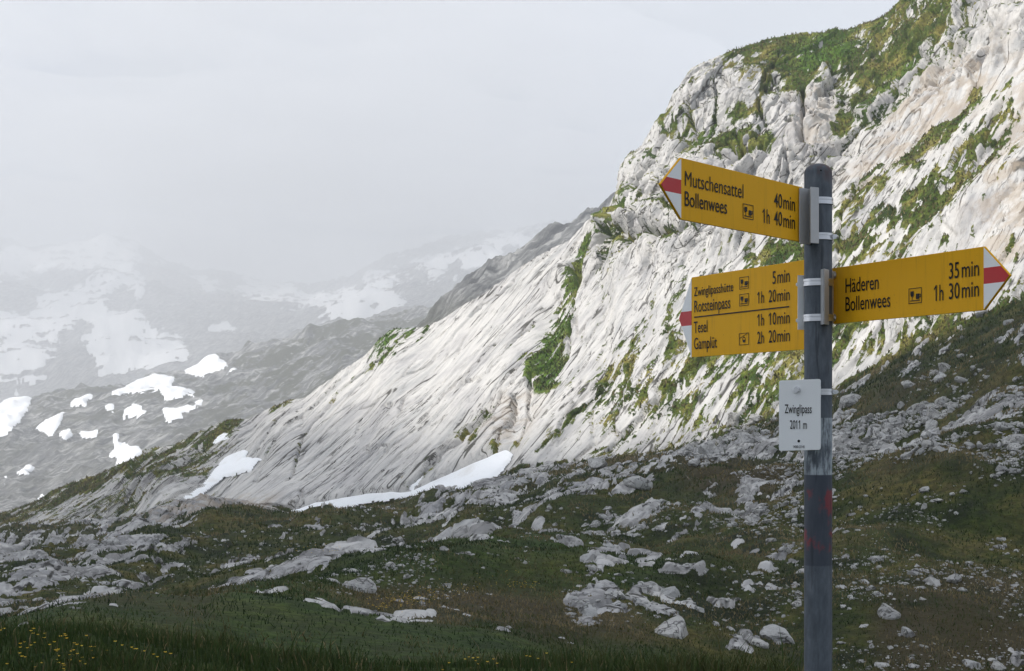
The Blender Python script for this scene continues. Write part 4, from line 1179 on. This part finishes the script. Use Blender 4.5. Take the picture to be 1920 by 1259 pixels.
# ------------------------------------------------------------------ boulders and stones
def rock_mesh(seed, sub, flat, cuts):
    rg = random.Random(seed)
    bm = bmesh.new()
    bmesh.ops.create_icosphere(bm, subdivisions=sub, radius=1.0)
    sx, sy, sz = 1.0, rg.uniform(0.6, 0.95), rg.uniform(*flat)
    planes = []
    for _ in range(cuts):
        n = Vector((rg.gauss(0, 1), rg.gauss(0, 1), rg.gauss(0, 0.8))).normalized()
        planes.append((n, rg.uniform(0.45, 0.85)))
    for v in bm.verts:
        p = v.co.copy() * 1.15
        for n, d in planes:
            k = p.dot(n) - d
            if k > 0: p -= n * k
        q = np.array([p.x * 2.3 + seed * 3.1, p.y * 2.3, p.z * 2.3])
        r = float(fbm(q[0:1], q[1:2], q[2:3], 3, 0.55, seed)[0])
        p *= 1 + 0.09 * r
        v.co = Vector((p.x * sx, p.y * sy, p.z * sz))
    me = bpy.data.meshes.new('boulder')
    for f in bm.faces: f.smooth = False
    bm.to_mesh(me); bm.free()
    me.materials.append(M_BOULDER)
    return me
ROCKS = [rock_mesh(i, 3, (0.45, 0.75), 13) for i in range(8)]
SLABS = [rock_mesh(50 + i, 3, (0.22, 0.38), 11) for i in range(4)]

def put_boulder(px, py, wpx, label, group=None, kind=None, tilt=None, sink=0.5, rg=random):
    h = locate(px, py)
    if h is None: return None
    p, r, c = h
    me = rg.choice(SLABS if kind == 'slab' else ROCKS)
    s = wpx / FP * p.y * 0.5
    o = bpy.data.objects.new('boulder', me)
    o.location = p + Vector((0, 0, s * 0.45 * (1 - 2 * sink) + s * 0.02))
    t = (rg.uniform(-0.35, 0.35), rg.uniform(-0.35, 0.35), rg.uniform(0, 6.28)) if tilt is None else tilt
    o.rotation_euler = t
    k = rg.uniform(0.8, 1.2)
    o.scale = (s, s * k, s * rg.uniform(0.85, 1.25))
    col.objects.link(o)
    return tag(o, label, 'boulder', group)

BIG = [
    (1592, 752, 62, 'dark grey boulder right behind the post at the slab edge'), (1706, 722, 30, 'pale rounded boulder alone in the dark heath'), (1772, 690, 44, 'largest pale block below the tip of the right board'),
    (1752, 700, 30, 'squat block touching the largest pale block'), (1690, 760, 26, 'leaning pale boulder at the lower edge of the heath'), (1905, 712, 30, 'split boulder at the right picture edge'),
    (1893, 603, 30, 'light boulder on the turf below the right arrow tip'), (1840, 588, 40, 'tilted grey slab boulder just under the right arrow tip'), (1642, 800, 34, 'pointed boulder in the rubble right of the post'),
    (1745, 800, 40, 'broad pale block in the middle of the rubble'), (1880, 800, 44, 'flat-topped block in the rubble near the right edge'), (1640, 1048, 34, 'solitary pale stone on the turf right of the red paint smear'),
    (1742, 1090, 44, 'pale boulder with a peak in the lower right turf'), (1790, 1088, 40, 'flat pale boulder next to the peaked one'), (1447, 1012, 22, 'white stone at the lower end of the stony bank left of the post'),
    (1257, 1112, 54, 'blocky boulder on the brown hummock left of the post'), (1262, 1178, 84, 'big mossy boulder sunk in turf near the bottom'), (1150, 1118, 46, 'pale boulder cluster head on the green meadow'),
    (1105, 1150, 44, 'low white boulder at the lower edge of the rock cluster'), (1460, 1190, 60, 'pale boulder beside the post near the bottom'), (1420, 1205, 40, 'round boulder left of the one beside the post'),
    (665, 1098, 70, 'dark-faced boulder with a lit back in the middle turf'), (1120, 868, 70, 'brown-grey boulder at the foot of the bright slab'), (850, 915, 18, 'single grey stone lying on the snow patch'),
    (1330, 848, 56, 'large rounded boulder below the bright slab foot'), (1400, 822, 50, 'light boulder in the blocks left of the white plate'), (1370, 790, 40, 'block at the lower edge of the sunlit slab'),
    (205, 1015, 40, 'wide pale boulder among the left rocks'), (170, 1028, 34, 'grey boulder left of the wide pale one'), (1700, 1190, 44, 'pale slab in the brown turf at lower right'),
    (1660, 1150, 50, 'chunky boulder between post and brown turf'), (1195, 905, 60, 'long pale block on the outcrop under the slab'), (1238, 940, 30, 'rounded pale block on the dark turf'), (1115, 985, 30, 'upright grey block above the outcrop'),
]
rg = random.Random(5)
for px, py, wpx, lab in BIG:
    put_boulder(px, py + wpx * 0.12, wpx, lab, 'large boulders', rg=rg)

SC = [  # polygon, how many, size in plate px (mode, spread), label of the individual ones
    ([(1562, 770), (1650, 780), (1780, 750), (1860, 740), (1915, 715), (1918, 850), (1840, 845), (1700, 850), (1562, 850)], 1000, 12, 0.45, 'block in the dense limestone rubble right of the post'),
    ([(1690, 690), (1760, 640), (1918, 600), (1918, 715), (1860, 740), (1700, 770)], 170, 8, 0.5, 'pale stone in the heath under the right board'),
    ([(1562, 850), (1918, 850), (1918, 905), (1562, 900)], 420, 7.5, 0.5, 'white stone on the dark slope behind the post'),
    ([(1562, 905), (1918, 900), (1918, 1259), (1562, 1259)], 1300, 5.2, 0.66, 'small pale stone scattered in the turf right of the post'),
    ([(1330, 965), (1505, 940), (1505, 1040), (1440, 1040), (1340, 1010)], 330, 7.5, 0.5, 'pale stone on the stony bank left of the post'),
    ([(1380, 880), (1505, 860), (1505, 940), (1390, 940)], 300, 6, 0.5, 'small stone in the brown heath left of the post'),
    ([(1240, 850), (1300, 830), (1440, 775), (1500, 760), (1505, 850), (1380, 870), (1260, 880)], 260, 12, 0.5, 'block below the sunlit slab left of the post'),
    ([(960, 940), (1200, 960), (1340, 930), (1340, 1000), (1150, 1030), (960, 1010)], 190, 7, 0.55, 'pale stone on the middle slope above the brown meadow'),
    ([(1050, 1060), (1330, 1060), (1505, 1090), (1505, 1230), (1380, 1220), (1240, 1180), (1060, 1170)], 420, 6.5, 0.62, 'stone among the rocks at the edge of the green meadow'),
    ([(0, 1010), (330, 1000), (640, 960), (700, 1000), (520, 1120), (300, 1190), (130, 1160), (0, 1165)], 420, 5.5, 0.55, 'pale stone on the rocky pasture at left'),
    ([(380, 1190), (520, 1100), (760, 1040), (1000, 1020), (1000, 1080), (820, 1130), (560, 1190)], 330, 6, 0.6, 'pale stone in the turf of the middle meadow'),
    ([(640, 950), (960, 930), (980, 1060), (700, 1080)], 220, 5.5, 0.55, 'pale stone on the pasture below the snow patch'),
]
cand = []
for poly, n, mode, spread, lab in SC:
    xs = [p[0] for p in poly]; ys_ = [p[1] for p in poly]
    k = 0; guard = 0
    while k < n and guard < n * 20:
        guard += 1
        x, y = rg.uniform(min(xs), max(xs)), rg.uniform(min(ys_), max(ys_))
        if not inside(poly, np.array([x]), np.array([y]))[0]: continue
        h = locate(x, y)
        if h is None or h[1] < knots[4] or h[1] > ROW_BASE + 30: continue
        cl = float(fbm(np.array([h[0].x / 2.2]), np.array([h[0].y / 2.2]), np.array([0.0]), 2, 0.5, 91.0)[0])
        if cl < rg.uniform(-0.25, 0.45): continue
        where_ = ('upper ' if y < (min(ys_) + max(ys_)) / 2 else 'lower ') + ('left', 'middle', 'right')[min(2, int(3 * (x - min(xs)) / (max(xs) - min(xs))))] + ' part'
        cand.append((min(mode * math.exp(rg.gauss(0, spread)), 44), x, y, lab, where_)); k += 1
cand.sort(reverse=True)
for s, x, y, lab, where_ in cand[:262]:
    flat_ = rg.random() < 0.3
    size_ = 'large ' if s > 26 else 'middle-sized ' if s > 17 else 'small '
    lab2 = size_ + ('flat ' if flat_ else 'chunky ') + lab.replace('small ', '') + ', ' + where_
    put_boulder(x, y, s, lab2, 'loose limestone: ' + lab2, kind='slab' if flat_ else None, rg=rg)
hulls = []
for i in range(10):
    bm = bmesh.new()
    for _ in range(15): bm.verts.new(Vector((rg.gauss(0, 1), rg.gauss(0, 1), rg.gauss(0, 1))).normalized() * rg.uniform(0.75, 1.0))
    bmesh.ops.convex_hull(bm, input=bm.verts)
    bmesh.ops.delete(bm, geom=[v for v in bm.verts if not v.link_faces], context='VERTS')
    bmesh.ops.triangulate(bm, faces=bm.faces)
    bm.verts.index_update()
    hulls.append((np.array([v.co[:] for v in bm.verts]), np.array([[v.index for v in f.verts] for f in bm.faces]))); bm.free()
vs_, fs_, n0 = [], [], 0
for s, x, y, lab, where_ in cand[262:]:
    h = locate(x, y)
    if h is None: continue
    p = h[0]; hv, hf = rg.choice(hulls)
    m = s / FP * p.y * 0.5
    rot = np.array(Matrix.Rotation(rg.uniform(0, 6.28), 3, 'Z') @ Matrix.Rotation(rg.uniform(-0.5, 0.5), 3, 'X'))
    q = (hv * np.array([1.0, rg.uniform(0.6, 1.0), rg.uniform(0.4, 0.8)]) * m) @ rot.T + np.array([p.x, p.y, p.z - m * 0.02])
    vs_.append(q); fs_.append(hf + n0); n0 += len(hv)
o = mesh_np('scree_stones', np.concatenate(vs_), np.concatenate(fs_), M_BOULDER)
tag(o, 'small limestone scree scattered over the turf', kind='stuff')

# ------------------------------------------------------------------ grass
def blades(name, P0, h, wdt, tint, label, lean=0.5, seed=1):
    r = np.random.default_rng(seed); n = len(P0)
    a = r.uniform(0, 2 * np.pi, n); ld = r.uniform(0, 2 * np.pi, n); lm = r.uniform(0.1, lean, n) * h
    side = np.stack([np.cos(a), np.sin(a), np.zeros(n)], 1) * (wdt * 0.5)[:, None]
    ln = np.stack([np.cos(ld) * lm, np.sin(ld) * lm, np.zeros(n)], 1)
    up = np.stack([np.zeros(n), np.zeros(n), h], 1)
    v = np.stack([P0 - side, P0 + side, P0 + up * 0.6 + ln * 0.35 + side * 0.7, P0 + up * 0.6 + ln * 0.35 - side * 0.7, P0 + up + ln], 1).reshape(-1, 3)
    b = (np.arange(n) * 5)[:, None]
    f = np.concatenate([b + np.array([[0, 1, 2]]), b + np.array([[0, 2, 3]]), b + np.array([[3, 2, 4]])])
    o = mesh_np(name, v, f, M_GRASS, attrs={'tint': np.repeat(tint, 5)})
    return tag(o, label, kind='stuff')

r_ = np.random.default_rng(3)
def sample_cells(r0, r1, c0, c1, n):
    ri_ = r_.uniform(r0, r1 - 1.001, n); cj = r_.uniform(c0, c1 - 1.001, n)
    i, j = ri_.astype(int), cj.astype(int); fi, fj = (ri_ - i)[:, None], (cj - j)[:, None]
    p = Pd[i, j] * (1 - fi) * (1 - fj) + Pd[i + 1, j] * fi * (1 - fj) + Pd[i, j + 1] * (1 - fi) * fj + Pd[i + 1, j + 1] * fi * fj
    return p, i, j
cA, cB = int(np.searchsorted(PXC, -120)), int(np.searchsorted(PXC, 2040))
# foreground sward
p, i, j = sample_cells(knots[1], knots[3], cA, cB, 82000)
tn_ = fbm(p[:, 0] / 0.9, p[:, 1] / 0.9, p[:, 2] * 0, 3, 0.6, 95.0)
hh_ = (0.05 + 0.08 * r_.random(len(p))) * (1 + 1.6 * np.clip(tn_, -0.35, 0.9)) * np.where(r_.random(len(p)) > 0.97, 1.9, 1.0) * np.where(PXC[j] > 1560, 0.6, 1.0)
blades('meadow_grass', p, hh_, 0.006 + 0.006 * r_.random(len(p)), np.clip(0.20 + 0.36 * r_.random(len(p)) + 0.22 * tn_ + 0.5 * (r_.random(len(p)) > 0.95) + 0.3 * (PXC[j] > 1500), 0, 1), 'dark green grass in the foreground', 0.6)
# tussocks on the pasture
p, i, j = sample_cells(knots[3], ROW_BASE, cA, cB, 125000)
g = cover[i, j]; keep = g[:, 0] > 0.62
p, g, i, j = p[keep], g[keep], i[keep], j[keep]
straw_ = zone([[(640, 1185), (800, 1160), (1000, 1150), (1180, 1175), (1250, 1225), (1000, 1240), (680, 1238)], [(1240, 1050), (1340, 1012), (1500, 1012), (1505, 1070), (1350, 1075)], [(300, 1215), (400, 1190), (440, 1208), (350, 1232)]], 8, 20)
k_s = np.clip(p[:, 1] / 45, 0.45, 2.4)
tn_ = fbm(p[:, 0] / 3.0, p[:, 1] / 3.0, p[:, 2] * 0, 3, 0.6, 96.0)
tn_ = tn_ + 0.6 * fbm(p[:, 0] / 0.7, p[:, 1] / 1.1, p[:, 2] * 0, 2, 0.6, 97.0)
tint = np.clip(0.47 + 1.15 * tn_ - 0.38 * g[:, 2] + 0.30 * g[:, 3] + 0.42 * straw_[i, j] + 0.10 * r_.standard_normal(len(p)), 0, 0.93)
blades('turf', p - np.array([0, 0, 0.01]), (0.045 + 0.07 * r_.random(len(p))) * k_s, (0.018 + 0.02 * r_.random(len(p))) * k_s, tint, 'short olive turf and heath of the pasture', 1.1, 2)
# coarse tussocks in the hollow behind the foreground sward
p, i, j = sample_cells(knots[3] - 4, knots[4] + 110, cA, int(np.searchsorted(PXC, 1990)), 46000)
g = cover[i, j]; tn_ = fbm(p[:, 0] / 0.8, p[:, 1] / 1.5, p[:, 2] * 0, 3, 0.6, 98.0)
keep = (g[:, 0] > 0.6) & (tn_ + 0.5 * r_.standard_normal(len(p)) > -0.05)
p, i, j, tn_, g = p[keep], i[keep], j[keep], tn_[keep], g[keep]
blades('tussocks', p - np.array([0, 0, 0.01]), 0.035 + 0.07 * r_.random(len(p)) * (1 + tn_), 0.010 + 0.012 * r_.random(len(p)),
       np.clip(0.52 + 1.0 * fbm(p[:, 0] / 2.0, p[:, 1] / 3.0, p[:, 2] * 0, 3, 0.6, 99.0) + 0.45 * straw_[i, j] - 0.25 * g[:, 2] + 0.16 * r_.standard_normal(len(p)), 0, 1), 'coarse tussock grass behind the foreground meadow', 1.3, 5)
# turf on the ledges of the mountain
p, i, j = sample_cells(ROW_BASE, ROW_RIDGE + 8, cA, cB, 130000)
g = cover[i, j]; keep = g[:, 0] > 0.66
p, g = p[keep][:42000], g[keep][:42000]
tint = np.clip(0.74 + 0.10 * r_.standard_normal(len(p)) - 0.30 * g[:, 2], 0, 0.97)
blades('ledge_turf', p, 0.10 + 0.16 * r_.random(len(p)), 0.07 + 0.07 * r_.random(len(p)), tint, 'grass tufts on the ledges of the mountainside', 1.0, 3)

# ------------------------------------------------------------------ flowers
def petal_material():
    t = NT('yellow_petals')
    rnd = t.n('ObjectInfo').outputs['Random']
    return t.bsdf(t.mix(rnd, c3(0.80, 0.50, 0.015), c3(0.85, 0.62, 0.03)), 0.5, spec=0.3)
M_PETAL = petal_material()
M_STEM = plain('flower_stem', (0.035, 0.07, 0.014), 0.7)

def flower_head(bm, c, r, mi, tilt):
    ce = bm.verts.new(c + tilt * 0.1)
    for k in range(6):
        a = k * math.pi / 3
        def rim(a_, rr_, z_): return bm.verts.new(c + Vector((math.cos(a_) * rr_, math.sin(a_) * rr_, z_)))
        f = bm.faces.new((ce, rim(a - 0.42, r * 0.8, r * 0.35), rim(a, r * 1.05, r * 0.62), rim(a + 0.42, r * 0.8, r * 0.35))); f.material_index = mi
    for k in range(3):
        a = k * 2.09 + 0.4
        f = bm.faces.new((bm.verts.new(c + Vector((0, 0, r * 0.1))), bm.verts.new(c + Vector((math.cos(a) * r * 0.5, math.sin(a) * r * 0.5, r * 0.5))), bm.verts.new(c + Vector((math.cos(a + 1.2) * r * 0.5, math.sin(a + 1.2) * r * 0.5, r * 0.5))))); f.material_index = mi

def make_flower(px, py, size_px, label, group, rg):
    h = locate(px, py + 22, rmin=knots[1])
    if h is None or h[1] > knots[3] + 2: h = locate(px, float(lip_py[int(np.searchsorted(PXC, px))]) + 14, rmin=knots[1])
    if h is None: return
    g0 = h[0]
    top_ = Vector(((px - CX) / FP * g0.y, g0.y, zrow(py, g0.y)))
    if top_.z < g0.z + 0.03: g0 = Vector((g0.x, g0.y, top_.z - 0.06))
    r = size_px / FP * g0.y * 0.5
    bm = bmesh.new()
    t = top_ - g0
    d = Vector((rg.uniform(-0.02, 0.02), rg.uniform(-0.02, 0.02), 0))
    ringa = [bm.verts.new(d + Vector((math.cos(k * 2.09) * 0.0022, math.sin(k * 2.09) * 0.0022, 0))) for k in range(3)]
    ringb = [bm.verts.new(t + Vector((math.cos(k * 2.09) * 0.0015, math.sin(k * 2.09) * 0.0015, 0))) for k in range(3)]
    for k in range(3): bm.faces.new((ringa[k], ringa[(k + 1) % 3], ringb[(k + 1) % 3], ringb[k]))
    flower_head(bm, t, r, 1, Vector((0, 0, 0)))
    o = bm_obj('yellow_flower', bm, [M_STEM, M_PETAL])
    o.location = g0
    tag(o, label, 'flower', group)

FL = [(1, 1183), (7, 1180), (63, 1180), (58, 1184), (62, 1189), (71, 1191), (84, 1189), (83, 1197), (112, 1194), (116, 1194), (121, 1190), (123, 1193), (125, 1198), (162, 1193), (38, 1208), (46, 1205), (65, 1206), (38, 1215), (51, 1216), (58, 1211),
      (93, 1210), (102, 1205), (139, 1207), (144, 1210), (153, 1212), (170, 1214), (176, 1214), (171, 1221), (104, 1220), (109, 1219), (107, 1222), (138, 1220), (133, 1222), (37, 1226), (41, 1232), (47, 1233), (131, 1229), (138, 1229), (145, 1227), (201, 1221),
      (154, 1234), (150, 1241), (160, 1246), (131, 1239), (174, 1235), (179, 1234), (110, 1231), (108, 1238), (110, 1244), (118, 1246), (120, 1249), (119, 1255), (120, 1258), (13, 1246), (78, 1244), (66, 1252), (216, 1204), (229, 1211), (247, 1215), (252, 1218), (256, 1218),
      (271, 1222), (288, 1228), (310, 1224), (320, 1227), (295, 1233)]
FR = [(668, 1246), (830, 1257), (842, 1244), (872, 1237), (879, 1233), (887, 1235), (892, 1240), (896, 1234), (897, 1246), (914, 1242), (925, 1237), (932, 1245), (987, 1231), (994, 1232), (1009, 1236), (1025, 1226), (1072, 1243)]
rg = random.Random(9)
for x, y in FL: make_flower(x, y, rg.uniform(5.4, 7.4), 'yellow flower in the dark grass at the lower left', 'yellow flowers at lower left', rg)
for x, y in FR: make_flower(x, y, rg.uniform(4.8, 6.2), 'yellow flower along the bottom middle edge of the meadow', 'yellow flowers at bottom middle', rg)
# far carpet of tiny blossoms
bm = bmesh.new()
for _ in range(240):
    x = rg.gauss(760, 75); y = 1148 - (x - 700) * 0.24 + rg.gauss(0, 9)
    if rg.random() < 0.2: x, y = rg.uniform(950, 1010), rg.uniform(1098, 1112)
    if rg.random() < 0.12: x, y = rg.uniform(520, 640), rg.uniform(1030, 1045)
    h = locate(x, y)
    if h is None or h[1] < knots[4]: continue
    flower_head(bm, h[0] + Vector((0, 0, 0.08)), 0.014, 0, Vector((0, 0, 0)))
o = bm_obj('buttercups', bm, [M_PETAL])
tag(o, 'drift of tiny yellow blossoms on the green meadow', kind='stuff')
